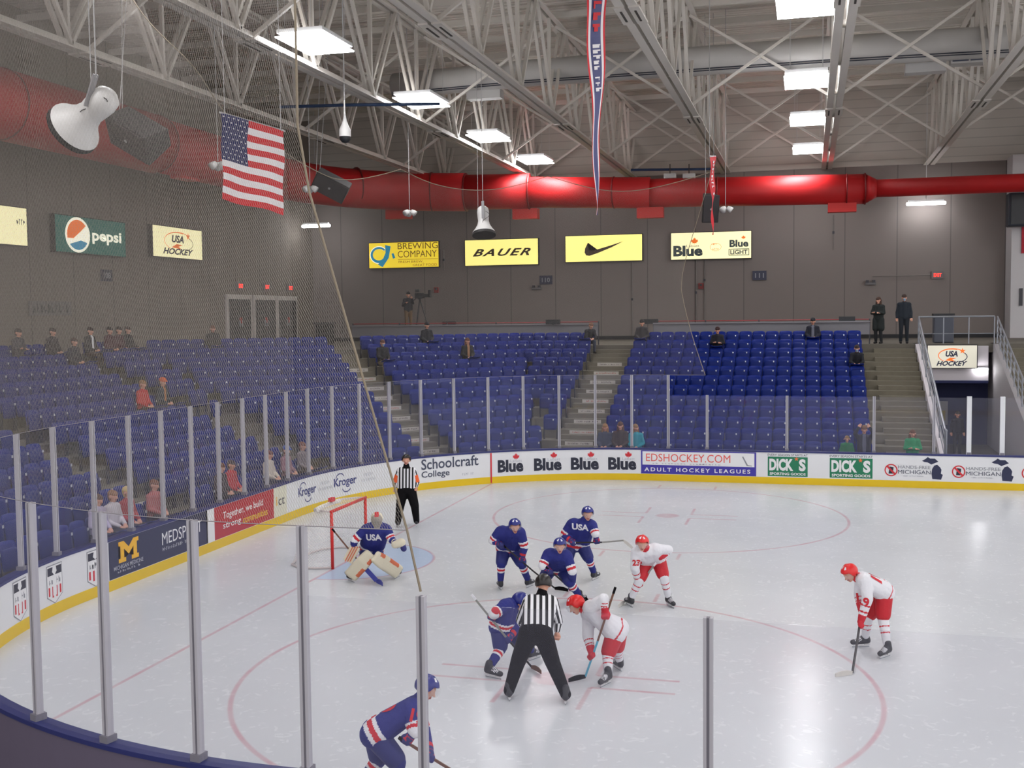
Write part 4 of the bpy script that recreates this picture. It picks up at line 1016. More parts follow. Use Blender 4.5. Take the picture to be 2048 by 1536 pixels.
def wallbox(px, py, w, h, label, m, cat='sign', yy=YBW-.05, parts=()):
    q = on_y(px, py, yy) if yy is not None else on_x(px, py, XLW+.05)
    sz = (w, .08, h) if yy is not None else (.08, w, h)
    return boxthing('wall_plate' if cat == 'sign' else cat.replace(' ', '_'), label, cat, q, sz, m)
NAVP = mat('section_plate', (52, 54, 76), .5)
def secsign(px, py, txt, label, wall='b'):
    q = on_y(px, py, YBW-.06) if wall == 'b' else on_x(px, py, XLW+.06)
    r = Vector((1, 0, 0)) if wall == 'b' else Vector((0, 1, 0)); n = r.cross(Vector((0, 0, 1))); e = empty('section_sign', q); tag(e, label, 'sign')
    R_ = Matrix((r, -n, Vector((0, 0, 1)))).transposed(); b = MB(); b.box((0, 0, 0), (.68, .06, .46), NAVP, R_); b.build('plate', e)
    a = Art(lambda u, v, k: tuple(r*u+n*(.034+k)+Vector((0, 0, v)))); a.text(txt, -.22, -.12, .22, .12, GREY, .003, bold=.02); a.done('numerals', e)
secsign(1092, 560, '110', 'dark square section plate under the yellow signs, near the wedge of seats'); secsign(1519, 551, '111', 'dark square section plate right of the cream lit sign')
secsign(213, 551, '108', 'dark square section plate on the left wall below the green sign', 'l')
q = on_x(101, 617, XLW+.05); e = empty('wall_lettering', q); tag(e, 'faded grey lettered panel low on the left wall', 'sign')
b = MB(); b.box((0, 0, 0), (.04, 2.3, .52), mat('faded_panel', (118, 114, 112), .7)); b.build('panel', e); a = Art(lambda u, v, k: (.03+k, u, v)); a.dashes(10, -1.0, -.15, 1.0, .15, mat('faded_letters', (88, 86, 86), .7), .003); a.done('lettering', e)
for px, py, lb in ((1402, 572, 'between the lit signs and the large seat block'), (873, 580, 'right of the camera operator')):
    q = on_y(px, py, YBW-.06); boxthing('alarm_box', 'small dark red alarm box, '+lb, 'alarm', q, (.26, .1, .3), mat('alarm_red', (130, 52, 50), .6), parts=(('strobe', (0, -.07, .05), (.1, .05, .1), DG),))
for px, py, lb in ((1073, 577, 'left of the section plate'), (1741, 567, 'above the standing woman')):
    q = on_y(px, py, YBW-.1); boxthing('emergency_light', 'small grey twin emergency lamp on the back wall, '+lb, 'lamp', q, (.5, .16, .12), mat('em_grey', (110, 108, 110), .6), parts=(('lamp_head', (-.15, -.05, .1), (.13, .12, .12), DG), ('lamp_head', (.15, -.05, .1), (.13, .12, .12), DG)))
def conduit(px, y0, y1, label, r=.03):
    a_ = on_y(px, y0, YBW-.04); b_ = on_y(px, y1, YBW-.04); e = empty('conduit', a_); tag(e, label, 'conduit'); b = MB(); b.tube([(0, 0, 0), (0, 0, b_.z-a_.z)], r, mat('conduit_grey', (120, 114, 110), .6), 6); o = b.build('pipe', e)
    b = MB(); b.box((0, -.01, (b_.z-a_.z)/2), (.1, .06, .12), DG); b.build('junction', e)
for px, y0, y1, lb in ((1264, 525, 672, 'right of the swoosh sign'), (1392, 520, 650, 'below the cream sign, left of the pair'), (1409, 470, 650, 'below the cream sign, right of the pair'), (887, 500, 540, 'short one right of the brewery sign'), (1667, 430, 500, 'hanging below the red duct')):
    conduit(px, y0, y1, 'thin vertical conduit on the back wall, '+lb)
e = empty('conduit', on_y(1800, 553, YBW-.04)); tag(e, 'thin horizontal conduit leading to the exit sign', 'conduit'); a_ = on_y(1745, 553, YBW-.04)-e.location; b_ = on_y(1862, 550, YBW-.04)-e.location; b = MB(); b.tube([a_, b_], .02, MATS['conduit_grey'], 6); b.build('pipe', e)
# strip lamps under the duct
for px, py, lb, w in ((632, 452, 'at the far left corner of the back wall', 1.6), (1852, 407, 'on the right part of the back wall', 1.75)):
    q = on_y(px, py, 33.6 if px > 1000 else 32.2); e = empty('strip_light', q); tag(e, 'bright tube lamp under the duct, '+lb, 'lamp')
    b = MB(); b.box((0, 0, 0), (w, .22, .14), M_LAMP); weld(b.build('diffuser', e), .04); b = MB(); b.box((0, 0, .12), (w*.9, .16, .1), M_LAMPBOX); b.box((0, 0, (HT-q.z)/2), (.03, .03, HT-q.z), M_LAMPBOX); b.build('housing', e)
# dark projecting bracket at the right
q = on_y(2036, 420, 32.4); boxthing('wall_cabinet', 'tall dark cabinet high on the right, cut by the photo edge', 'cabinet', q, (.9, .7, 1.5), mat('navy_dark', (30, 36, 48), .6), parts=(('door', (0, -.37, 0), (.7, .04, 1.3), DK),))
q = on_y(2048, 480, 32.93); boxthing('wall_banner', 'red banner edge on the light wall at the right edge', 'banner', (q.x+.4, 32.95, q.z), (1.0, .04, 1.2), mat('banner_red', (176, 30, 50), .7))
q = on_y(2042, 594, 32.93); boxthing('wall_plate', 'small dark plate on the light wall at the right edge', 'sign', q, (.14, .04, .8), DG)

# ---------------------------------------------------------------- hanging things
M_HORN = mat('horn_white', (214, 212, 210), .45, noise=.05, nscale=3); M_SPK = mat('speaker_black', (38, 36, 38), .6); M_GRL = mat('speaker_grille', (54, 50, 52), .8); M_WIRE = mat('wire_grey', (170, 168, 168), .5)
def horn(label, top, mouth, r, D0, D1, ztop):
    a = at_depth(*top, D0); c = at_depth(*mouth, D1); e = empty('horn_speaker', a); tag(e, label, 'speaker', 'white horn speakers hung over the rink'); ax = (c-a); L = ax.length
    pr = [(0.0, -r*.52), (r*.3, -r*.47), (r*.47, -r*.3), (r*.52, -.0), (r*.5, L*.2), (r*.46, L*.42), (r*.55, L*.62), (r*.74, L*.8), (r*.96, L*.95), (r, L)]
    b = MB(); b.lathe(pr, M_HORN, (0, 0, 0), ax, 28); b.build('horn_body', e, smooth=True)
    b = MB(); b.lathe([(r, L), (r*1.02, L+.1), (0.0, L+.1)], M_SPK, (0, 0, 0), ax, 28); b.build('mouth_rim', e)
    sd = Vector(AXR); b = MB(); b.bar(-Vector(AXF)*r*.62+Vector((0, 0, .35)), -Vector(AXF)*r*.62+ax*.35, .1, .03, mat('bracket_grey', (140, 138, 140), .5)); b.build('bracket', e)
    b = MB(); b.tube([Vector((0, 0, .3))-Vector(AXF)*r*.6, Vector((0, 0, ztop-a.z))-Vector(AXF)*r*.6], .012, M_WIRE, 5); b.tube([Vector(AXR)*-.18+Vector((0, 0, .1)), Vector(AXR)*-.18+Vector((0, 0, ztop-a.z))], .008, M_WIRE, 5); b.build('hanging_wire', e)
    pts = [(-Vector(AXF)*(r*.55)+ax*(f*.55)+Vector(AXR)*(.1+.13*math.sin(f*5))) for f in [i/8 for i in range(9)]]
    b = MB(); b.tube(pts, .008, DK, 5); b.build('cable', e)
horn('big white horn speaker tilted down to the left, near the top left corner', (206, 203), (150, 254), .44, 17.6, 17.95, ZT+TD)
horn('white horn speaker hanging straight down in front of the red duct', (966, 424), (968, 466), .42, 40.0, 39.8, ZT+TD)
def speaker(label, px, py, D, w, h, d, rot, ztop):
    c = at_depth(px, py, D); e = empty('loudspeaker', c); tag(e, label, 'speaker', 'black loudspeaker boxes under the trusses'); R_ = rot
    b = MB()
    q = [(-w/2, -d/2), (w/2, -d/2), (w*.3, d/2), (-w*.3, d/2)]
    b.hexa([R_ @ Vector((x, y, -h/2)) for x, y in q], [R_ @ Vector((x, y, h/2)) for x, y in q], M_SPK); weld(b.build('cabinet', e), .02)
    b = MB(); b.box(R_ @ Vector((0, -d/2-.015, 0)), (w*.9, .03, h*.92), M_GRL, R_); b.build('grille', e)
    b = MB(); b.lathe([(0, 0), (.04, .0), (.04, .01)], mat('badge', (150, 150, 150), .4), R_ @ Vector((0, -d/2-.035, 0)), R_ @ Vector((0, -1, 0)), 12); b.build('badge', e)
    b = MB()
    for sx in (-.25, .25): b.tube([R_ @ Vector((sx*w, 0, h*.45)), Vector((sx*w, 0, ztop-c.z))], .01, M_WIRE, 4)
    b.build('hanging_wire', e)
RZ = Matrix.Rotation
speaker('black loudspeaker box tilted beside the big horn, in front of the red duct', 277, 266, 25.0, .8, 1.25, .7, RZ(-.5, 3, 'Z') @ RZ(.6, 3, 'X') @ RZ(-.95, 3, 'Y'), HT)
speaker('black loudspeaker box tilted in front of the duct elbow', 664, 368, 36.5, .7, 1.15, .62, RZ(.1, 3, 'Z') @ RZ(.55, 3, 'X') @ RZ(-1.0, 3, 'Y'), HT)
speaker('dark grey upright loudspeaker hanging above the cream lit sign', 1418, 416, 40.5, .62, 1.0, .55, RZ(.35, 3, 'Z') @ RZ(.25, 3, 'X'), HT)
def spots(label, px, py, D, ztop):
    c = at_depth(px, py, D); e = empty('spotlight_cluster', c); tag(e, label, 'lamp', 'small white spotlight clusters on rods')
    b = MB(); b.tube([(0, 0, .1), (0, 0, ztop-c.z)], .012, M_WIRE, 5); b.build('rod', e)
    for i in range(3):
        a = i*2.1; b = MB(); b.lathe([(0, -.1), (.07, -.09), (.1, 0), (.11, .1), (0, .1)], M_HORN, (.14*math.cos(a), .14*math.sin(a), -.02), (math.cos(a), math.sin(a), -.7), 12); b.build('lamp_head', e, smooth=True)
spots('small white spotlight cluster left of the flag', 436, 329, 31, HT); spots('small white spotlight cluster left of the tilted loudspeaker', 620, 376, 36, HT)
spots('small white spotlight cluster above the brewery sign', 819, 424, 40, HT); spots('small white spotlight cluster right of the upright loudspeaker', 1451, 417, 40, HT)
c = at_depth(690, 268, 33); e = empty('dome_camera', c); tag(e, 'white pendant dome camera right of the flag', 'camera')
b = MB(); b.lathe([(.02, 1.0), (.03, .55), (.07, .35), (.17, .12), (.18, -.08)], M_HORN, n=18); b.build('housing', e, smooth=True); b = MB(); b.lathe([(.17, -.08), (.16, -.17), (.09, -.25), (0, -.27)], DK, n=18); b.build('dome', e, smooth=True); b = MB(); b.tube([(0, 0, .9), (0, 0, HT-c.z)], .02, M_WIRE, 6); b.build('rod', e)
# flag
M_FR = mat('flag_red', (196, 34, 44), .75); M_FW = mat('flag_white', (226, 222, 224), .75); M_FB = mat('flag_blue', (38, 42, 88), .75)
FD = 21.5
fa, fb_, fc_, fd_ = at_depth(442, 226, FD-.3), at_depth(568, 262, FD+.6), at_depth(569, 430, FD+.6), at_depth(443, 398, FD-.3)
e = empty('national_flag', fa); tag(e, 'American flag hanging flat below a truss behind the safety net', 'flag')
fn_ = (fb_-fa).cross(fd_-fa).normalized()
def fpt(u, v, k=0.):      # u along the top 0..1, v down 0..1
    p = fa.lerp(fb_, u).lerp(fd_.lerp(fc_, u), v); w = .05*math.sin(u*9+v*2)*(.3+v)+.03*math.sin(v*11+u*4); return p-Vector(fa)-fn_*(w+k)*(1 if fn_.dot(Vector(AXF)) > 0 else -1)
b = MB(); NU, NV = 26, 39; vs = [fpt(i/NU, j/NV) for j in range(NV+1) for i in range(NU+1)]
for j in range(NV):
    for i in range(NU):
        canton = (i < NU*.4) and (j < NV*7/13); st = int(j*13/NV); mm = M_FB if canton else (M_FR if st % 2 == 0 else M_FW)
        a = j*(NU+1)+i; b.m.append(b.mi(mm)); b.f.append((a, a+1, a+NU+2, a+NU+1))
b.v = [tuple(v) for v in vs]; fl = b.build('flag_cloth', e, smooth=True)
b = MB()
for r_ in range(9):
    for c_ in range(11):
        if (r_+c_) % 2: continue
        u0 = .4*(c_+.5)/11+.01; v0 = (7/13)*(r_+.6)/9.2
        P = [fpt(u0+sx*.038, v0-sy*.03*(13/17), .012) for sx, sy in STAR]; P.append(fpt(u0, v0, .012))
        n = len(STAR); b.add(P, [(i, (i+1) % n, n) for i in range(n)], M_FW)
b.build('flag_stars', e)
b = MB(); b.tube([fpt(-.02, -.005), fpt(1.02, -.005)], .02, M_WIRE, 6); b.build('flag_rod', e)
b = MB(); 
for u_ in (.05, .95): b.tube([fpt(u_, 0), fpt(u_, 0)+Vector((0, 0, ZT-fpt(u_, 0).z-fa.z))], .008, M_WIRE, 4)
b.build('hanging_wire', e)
# pennant banners, seen nearly edge-on
def pennant(label, top_l, top_r, tip, D, cols, txt):
    a_, b_, t_ = at_depth(*top_l, D-.35), at_depth(*top_r, D+.35), at_depth(*tip, D); e = empty('pennant_banner', a_); tag(e, label, 'banner'); N_ = 40
    mb = MB(); vs = []
    for j in range(N_+1):
        f = j/N_; L_ = a_.lerp(t_, f); R_ = b_.lerp(t_, f)
        for k_, w_ in enumerate((0, .1, .22, .78, .9, 1.0)):
            vs.append(L_.lerp(R_, w_)-a_+Vector((.03*math.sin(f*14+w_*2), 0, 0)))
    cc = [cols[0], cols[1], cols[2], cols[1], cols[0]]
    mb.v = [tuple(v) for v in vs]
    for j in range(N_):
        for k_ in range(5):
            q_ = j*6+k_; mb.f.append((q_, q_+1, q_+7, q_+6)); mb.m.append(mb.mi(cc[k_]))
    mb.build('banner_cloth', e)
    n_ = (b_-a_).cross(t_-a_).normalized(); n_ = n_ if n_.dot(Vector(AXF)) < 0 else -n_
    ar = Art(lambda u, v, k: tuple(a_.lerp(t_, u).lerp(b_.lerp(t_, u), v)-a_+n_*k+Vector((.03*math.sin(u*14+v*2), 0, 0))))
    for tx, u0, u1, m_ in txt: ar.dashes(tx, u0, .3, u1, .7, m_, .02)
    ar.done('banner_lettering', e)
    mb = MB(); mb.tube([(0, 0, 0), b_-a_], .025, M_WIRE, 6); mb.tube([(0, 0, 0), (0, 0, max(.3, ZT+TD-a_.z))], .01, M_WIRE, 4); mb.build('banner_rod', e)
pennant('long blue pennant banner with red edges hanging at the top middle', (1168, -60), (1218, -60), (1193, 430), 24.0, (M_FR, M_FW, mat('pennant_blue', (74, 76, 118), .75)), [(3, .12, .26, M_FR), (9, .3, .5, M_FW)])
pennant('narrow red pennant banner hanging in front of the upright loudspeaker', (1419, 313), (1431, 313), (1425, 470), 33.0, (M_FR, M_FR, M_FR), [(10, .05, .5, M_FW)])
# ---------------------------------------------------------------- figures
def cap_mesh(b, a, c, ra, rc, m, n=12):
    a = Vector(a); c = Vector(c); d = c-a; L = d.length
    if L < 1e-4: d = Vector((0, 0, 1)); L = 1e-3
    d = d/d.length; e1 = d.cross(Vector((0, 0, 1)) if abs(d.z) < .9 else Vector((1, 0, 0))).normalized(); e2 = d.cross(e1)
    prof = [(-PI/2+PI/2*i/4, 0) for i in range(5)]; pts = [(a, ra, t) for t, _ in prof]+[(c, rc, PI/2*i/4) for i in range(5)]
    vs = []; fs = []
    for o, r, t in pts:
        rr_ = max(r*math.cos(t), 1e-4); h = r*math.sin(t)
        for k in range(n):
            an = 2*PI*k/n; vs.append(o+d*h+(e1*math.cos(an)+e2*math.sin(an))*rr_)
    for i in range(len(pts)-1):
        for k in range(n): fs.append((i*n+k, i*n+(k+1) % n, (i+1)*n+(k+1) % n, (i+1)*n+k))
    fs.append(tuple(reversed(range(n)))); fs.append(tuple(range((len(pts)-1)*n, len(pts)*n)))
    b.add(vs, fs, m)
def blob(name, prims, paint, parent, base, voxel=.016, smooth=3, uvfn=None, label=None):
    """prims: (a, b, ra, rb, tag). paint(tag, t, p, q) -> material. One continuous smooth skin over all of them."""
    b = MB(); mm = mat('tmp')
    for a, c, ra, rc, tg in prims: cap_mesh(b, a, c, ra, rc, mm)
    o = b.build('tmp_blob'); r = o.modifiers.new('r', 'REMESH'); r.mode = 'VOXEL'; r.voxel_size = voxel; r.use_smooth_shade = True
    s = o.modifiers.new('s', 'SMOOTH'); s.factor = .5; s.iterations = smooth
    dg = bpy.context.evaluated_depsgraph_get(); me = bpy.data.meshes.new_from_object(o.evaluated_get(dg)); bpy.data.objects.remove(o)
    me.name = name; n = len(me.polygons); me.materials.clear()
    co_ = np.empty(len(me.vertices)*3); me.vertices.foreach_get('co', co_); co_ = co_.reshape(-1, 3)
    cen = np.empty(n*3); me.polygons.foreach_get('center', cen); cen = cen.reshape(-1, 3)
    def nearest(P):
        best = np.full(len(P), 1e9); idx = np.zeros(len(P), int); tt = np.zeros(len(P))
        for i, (a, c, ra, rc, tg) in enumerate(prims):
            a = np.array(a); d = np.array(c)-a; L2 = max(float(d@d), 1e-9); t = np.clip(((P-a)@d)/L2, 0, 1)
            q = a+t[:, None]*d; ds = np.linalg.norm(P-q, axis=1)-(ra+(rc-ra)*t); k = ds < best; best[k] = ds[k]; idx[k] = i; tt[k] = t[k]
        return idx, tt
    idx, tt = nearest(cen); ms = []; mi = []
    for i in range(n):
        q = paint(prims[idx[i]][4], tt[i], cen[i], idx[i])
        if q not in ms: ms.append(q)
        mi.append(ms.index(q))
    for q in ms: me.materials.append(q)
    me.polygons.foreach_set('material_index', mi); me.polygons.foreach_set('use_smooth', [True]*n)
    if uvfn:
        vi, vt = nearest(co_); uv = [uvfn(prims[vi[i]], vt[i], Vector(co_[i])) for i in range(len(co_))]
        ul = me.uv_layers.new(name='uv'); lv = np.empty(len(me.loops), int); me.loops.foreach_get('vertex_index', lv)
        ul.data.foreach_set('uv', [c for k in lv for c in uv[k]])
    o = bpy.data.objects.new(name, me); COL.objects.link(o); me.transform(Matrix.Translation(-Vector(base))); o.parent = parent
    if label: o['label'] = label
    return o
SKIN = mat('skin', (206, 152, 128), .55); SKIND = mat('skin_lips', (160, 92, 86), .5); EYE = mat('eye_dark', (40, 30, 30), .4)
HB = mat('hair_brown', (58, 40, 30), .7); HK = mat('hair_black', (26, 22, 22), .7); HBL = mat('hair_fair', (150, 116, 70), .7)
def head_prims(H, F, U, s=1.0):
    F = F.normalized(); U = (U-F*U.dot(F)).normalized(); X = F.cross(U)
    P = [(H+U*.035-F*.015, H+U*.02+F*.015, .092*s, .088*s, 'skull'), (H-U*.05+F*.02, H-U*.085+F*.045, .062*s, .036*s, 'jaw'), (H+F*.085+U*.012, H+F*.112-U*.022, .012, .017, 'nose'),
         (H+F*.088-U*.062-X*.016, H+F*.088-U*.062+X*.016, .011, .011, 'mouth')]
    for sx in (-1, 1):
        P += [(H+X*.092*sx-F*.01+U*.005, H+X*.094*sx-F*.012-U*.03, .014, .011, 'ear'), (H+X*.034*sx+F*.083+U*.016, H+X*.036*sx+F*.083+U*.016, .012, .012, 'eye')]
    return P
def body_paint(tg, t, p, i): return EYE if tg == 'eye' else (SKIND if tg == 'mouth' else SKIN)
def hand_prims(Wp, C, sdir, grip=True, s=1.0, side=None):
    "palm from wrist Wp to C; fingers curl round the shaft direction sdir (or lie open)"
    d = (C-Wp); d = d.normalized() if d.length > .01 else Vector((0, 0, -1)); sd = sdir-d*sdir.dot(d)
    sd = sd.normalized() if sd.length > .05 else d.orthogonal().normalized(); n = d.cross(sd).normalized()
    P = [(Wp, Wp+d*.03, .03*s, .034*s, 'palm')]; base = Wp+d*.085
    for k in range(4):
        o = sd*((k-1.5)*.021*s); L = (.036, .04, .037, .028)[k]
        P.append((Wp+d*.03+o*.8, base+o, .017*s, .013*s, 'palm'))
        if grip:
            P.append((base+o, base+o+d*.02+n*.025, .0115*s, .011*s, 'finger')); P.append((base+o+d*.02+n*.025, base+o-d*.01+n*.045, .011*s, .0095*s, 'finger'))
        else:
            P.append((base+o, base+o+d*L+n*.008, .0115*s, .01*s, 'finger')); P.append((base+o+d*L+n*.008, base+o+d*L*1.7+n*.025, .01*s, .0085*s, 'finger'))
    th = Wp+d*.03+sd*.03*s
    P.append((th, th+d*.03+sd*.018+n*.012, .014*s, .012*s, 'thumb')); P.append((th+d*.03+sd*.018+n*.012, th+d*.055+sd*.012+n*.03, .012*s, .0095*s, 'thumb'))
    return P
class Kit: pass
def kit(**k):
    o = Kit(); o.__dict__.update(k); return o
JB = mat('jersey_blue', (30, 37, 118), .75, bump=.5, nscale=7); JR = mat('jersey_red', (196, 34, 48), .75); JW = mat('jersey_white', (222, 222, 228), .75, bump=.5, nscale=7); PBL = mat('pants_blue', (30, 38, 108), .6, bump=.4, nscale=6); PRD = mat('pants_red', (190, 28, 42), .6, bump=.4, nscale=6)
GBL = mat('glove_blue', (44, 46, 110), .6); GRD = mat('glove_red', (196, 36, 52), .6); BLK = mat('kit_black', (14, 13, 16), .8, spec=.15, bump=.5, nscale=7); SKB = mat('skate_boot', (44, 44, 50), .45); SKH = mat('skate_holder', (214, 214, 216), .4); STL = mat('skate_steel', (180, 184, 190), .25, .9)
HBU = mat('helmet_blue', (32, 40, 122), .3); HRD = mat('helmet_red', (214, 34, 36), .3); HBK = mat('helmet_black', (34, 30, 30), .35); VIS = mat('visor_cage', (150, 140, 136), .4, .3); ORG = mat('armband_orange', (232, 96, 44), .7)
BLUE = kit(j=JB, pants=PBL, sock=JB, glove=(GBL, GRD), helmet=HBU, hs=JW, kind='blue')
WHITE = kit(j=JW, pants=PRD, sock=JW, glove=(GRD, GRD), helmet=HRD, hs=JW, kind='white')
M_STR = bpy.data.materials.new('referee_stripes'); M_STR.use_nodes = True; t = NT(M_STR); uvn = t.n('ShaderNodeUVMap'); uvn.uv_map = 'uv'; sp = t.n('ShaderNodeSeparateXYZ'); t.t.links.new(uvn.outputs[0], sp.inputs[0])
c = t.mix(t.less(t.M('FRACT', t.M('ADD', t.M('DIVIDE', sp.outputs[0], .082), 40.25)), .5), srgb((228, 228, 232)), srgb((28, 28, 32)))
t.t.links.new(c, t.t.nodes['Principled BSDF'].inputs['Base Color']); t.t.nodes['Principled BSDF'].inputs['Roughness'].default_value = .8
REF = kit(j=M_STR, pants=BLK, sock=BLK, glove=None, helmet=HBK, hs=HBK, kind='ref')
REFO = kit(j=M_STR, pants=BLK, sock=BLK, glove=None, helmet=HBK, hs=HBK, kind='refo')
def helmet(parent, base, H, F, U, k, visor=True, s=1.0, mask=False):
    F = F.normalized(); U = (U-F*U.dot(F)).normalized(); X = F.cross(U); C = H+U*.03
    b = MB(); NA, NE = 28, 12; vs = []; fs = []
    for sh in (1.0, .93):
        for i in range(NA):
            az = 2*PI*i/NA; fr = math.cos(az); lo = .42 if fr > .55 else (-.28 if fr > -.3 else -.55)
            if .25 < fr <= .55: lo = .05
            for j in range(NE+1):
                el = lo+(PI/2-lo)*j/NE
                rx, ry, rz = .122*sh*s, .142*sh*s, .132*sh*s
                vs.append(C+X*(rx*math.cos(el)*math.sin(az))+F*(ry*math.cos(el)*math.cos(az)-.008)+U*(rz*math.sin(el)+.004*math.sin(az*4)*(j > 6))-Vector(base))
    N = NA*(NE+1)
    for i in range(NA):
        i2 = (i+1) % NA
        for j in range(NE):
            a, c_, d, e = i*(NE+1)+j, i2*(NE+1)+j, i2*(NE+1)+j+1, i*(NE+1)+j+1
            fs += [(a, c_, d, e), (N+e, N+d, N+c_, N+a)]
        fs.append((i2*(NE+1), i*(NE+1), N+i*(NE+1), N+i2*(NE+1)))
    b.add(vs, fs[:], k.helmet)
    for q in range(len(b.f)):      # pale vent streaks
        i = q//(2*NE+1); j = (q % (2*NE+1))//2
        if i in (2, 3, 25, 26) and 5 <= j <= 8 and k.kind not in ('ref', 'refo'): b.m[q] = b.mi(k.hs)
    h = b.build('helmet', parent, smooth=True)
    if visor:
        b = MB(); vs = []; fs = []
        for i in range(11):
            az = -1.15+2.3*i/10
            for j in range(3): el = .32-.36*j; vs.append(C+X*(.128*math.cos(el)*math.sin(az))+F*(.152*math.cos(el)*math.cos(az))+U*(.13*math.sin(el))-Vector(base))
        for i in range(10):
            for j in range(2): fs.append((i*3+j, i*3+j+1, i*3+j+4, i*3+j+3))
        b.add(vs, fs, M_VISOR); o = b.build('visor', h, smooth=True); sol = o.modifiers.new('s', 'SOLIDIFY'); sol.thickness = .003
    return h
M_VISOR = bpy.data.materials.new('visor_clear'); M_VISOR.use_nodes = True; q_ = M_VISOR.node_tree.nodes['Principled BSDF']; q_.inputs['Alpha'].default_value = .1; q_.inputs['Roughness'].default_value = .05; q_.inputs['Base Color'].default_value = (.7, .7, .75, 1)
def skate(parent, base, A, toe, heel):
    "boot from ankle A down to the ice, blade between heel and toe points on the ice"
    A = Vector(A); toe = Vector(toe); heel = Vector(heel); f = (toe-heel); f.z = 0; f = f.normalized(); L = .29
    mid = Vector((A.x, A.y, 0))+f*.07; hz, tz = .10, .085
    h_ = mid-f*.13; t_ = mid+f*.13
    P = [(A+Vector((0, 0, .06)), h_+Vector((0, 0, hz+.01))+f*.02, .056, .05, 'b'), (h_+Vector((0, 0, hz))+f*.02, t_+Vector((0, 0, tz)), .046, .042, 'b'), (A+f*.03, t_+Vector((0, 0, tz+.01))-f*.04, .045, .04, 'l')]
    o = blob('skate', P, lambda tg, t, p, i: SKB if (tg == 'b' or t < .3) else (JW if int(t*18) % 2 else SKB), parent, base, .012, 2)
    sd = f.cross(Vector((0, 0, 1))); b = MB(); B_ = Vector(base)
    for q in (h_+f*.03, t_-f*.045): b.hexa([q-B_+f*dx+sd*dy+Vector((0, 0, .02)) for dx, dy in ((-.035, -.008), (.035, -.008), (.035, .008), (-.035, .008))], [q-B_+f*dx+sd*dy+Vector((0, 0, .06)) for dx, dy in ((-.05, -.022), (.05, -.022), (.05, .022), (-.05, .022))], SKH)
    b.bar(h_-B_+Vector((0, 0, .026)), t_-B_+Vector((0, 0, .026)), .014, .016, SKH); b.build('blade_holder', o)
    b = MB(); b.bar(h_-B_-f*.01+Vector((0, 0, .011)), t_-B_+f*.01+Vector((0, 0, .011)), .004, .018, STL); b.build('blade', o)
def decal(parent, target, base, c, n, up, h, txt, m, name='jersey_number'):
    from mathutils.bvhtree import BVHTree
    me = target.data; bv = BVHTree.FromPolygons([v.co+Vector(base) for v in me.vertices], [p.vertices for p in me.polygons])
    n = Vector(n).normalized(); up = (Vector(up)-n*Vector(up).dot(n)).normalized(); r = up.cross(n); v, f, a = text2d(txt, 0., .04, 1.0); w = min(h*a, h*.85*len(txt)); vs = []
    bm = bmesh.new(); vv = [bm.verts.new((p[0], p[1], 0)) for p in v]
    for q in f: bm.faces.new([vv[i] for i in q])
    bmesh.ops.triangulate(bm, faces=bm.faces[:]); bmesh.ops.subdivide_edges(bm, edges=bm.edges[:], cuts=2, use_grid_fill=True); bm.verts.index_update()
    for p in bm.verts:
        q = Vector(c)+r*((p.co.x-.5)*w)+up*((p.co.y-.5)*h)+n*.6; hit = bv.ray_cast(q, -n, 1.2)
        vs.append((hit[0]+n*.008 if hit[0] else q-n*.55)-Vector(base))
    b = MB(); b.add(vs, [tuple(x.index for x in q.verts) for q in bm.faces], m); bm.free(); return b.build(name, parent)
def stick(label, shaft0, heel, toe, m1, m2, tape=BLK, goalie=False):
    s0 = Vector(shaft0); h = Vector(heel); t_ = Vector(toe); e = empty('hockey_stick', h); tag(e, label, 'hockey stick', 'hockey sticks of the players')
    L = (s0-h).length; b = MB(); mid = h.lerp(s0, .42)-h; d = s0-h; up = Vector(AXF)
    b.bar((0, 0, .03), mid, .028, .022, m2, up); b.bar(mid, d, .028, .022, m1, up); b.build('shaft', e)
    b = MB(); b.bar(d*.94, d*1.005, .033, .028, BLK if tape is BLK else JW, up); b.build('grip_tape', e)
    bl = (t_-h).normalized(); n = bl.cross(Vector((0, 0, 1))).normalized(); b = MB(); W_ = .075 if not goalie else .1; LB = .3
    pts = [(0, .0), (.1, .004), (.2, .012), (.3, .03)]
    for i in range(3):
        (u0, c0), (u1, c1) = pts[i], pts[i+1]; z0 = [.05, W_, W_, W_*.7][i]; z1 = [.05, W_, W_, W_*.7][i+1]
        b.hexa([bl*u0+n*(c0-.006), bl*u1+n*(c1-.006), bl*u1+n*(c1+.006), bl*u0+n*(c0+.006)], [bl*u0+n*(c0-.006)+Vector((0, 0, z0)), bl*u1+n*(c1-.006)+Vector((0, 0, z1)), bl*u1+n*(c1+.006)+Vector((0, 0, z1)), bl*u0+n*(c0+.006)+Vector((0, 0, z0))], tape if not goalie else m2)
    b.build('blade', e)
    if goalie:
        b = MB(); b.bar(Vector((0, 0, .05)), d*.45, .09, .02, m2, up); b.build('paddle', e)
    return e
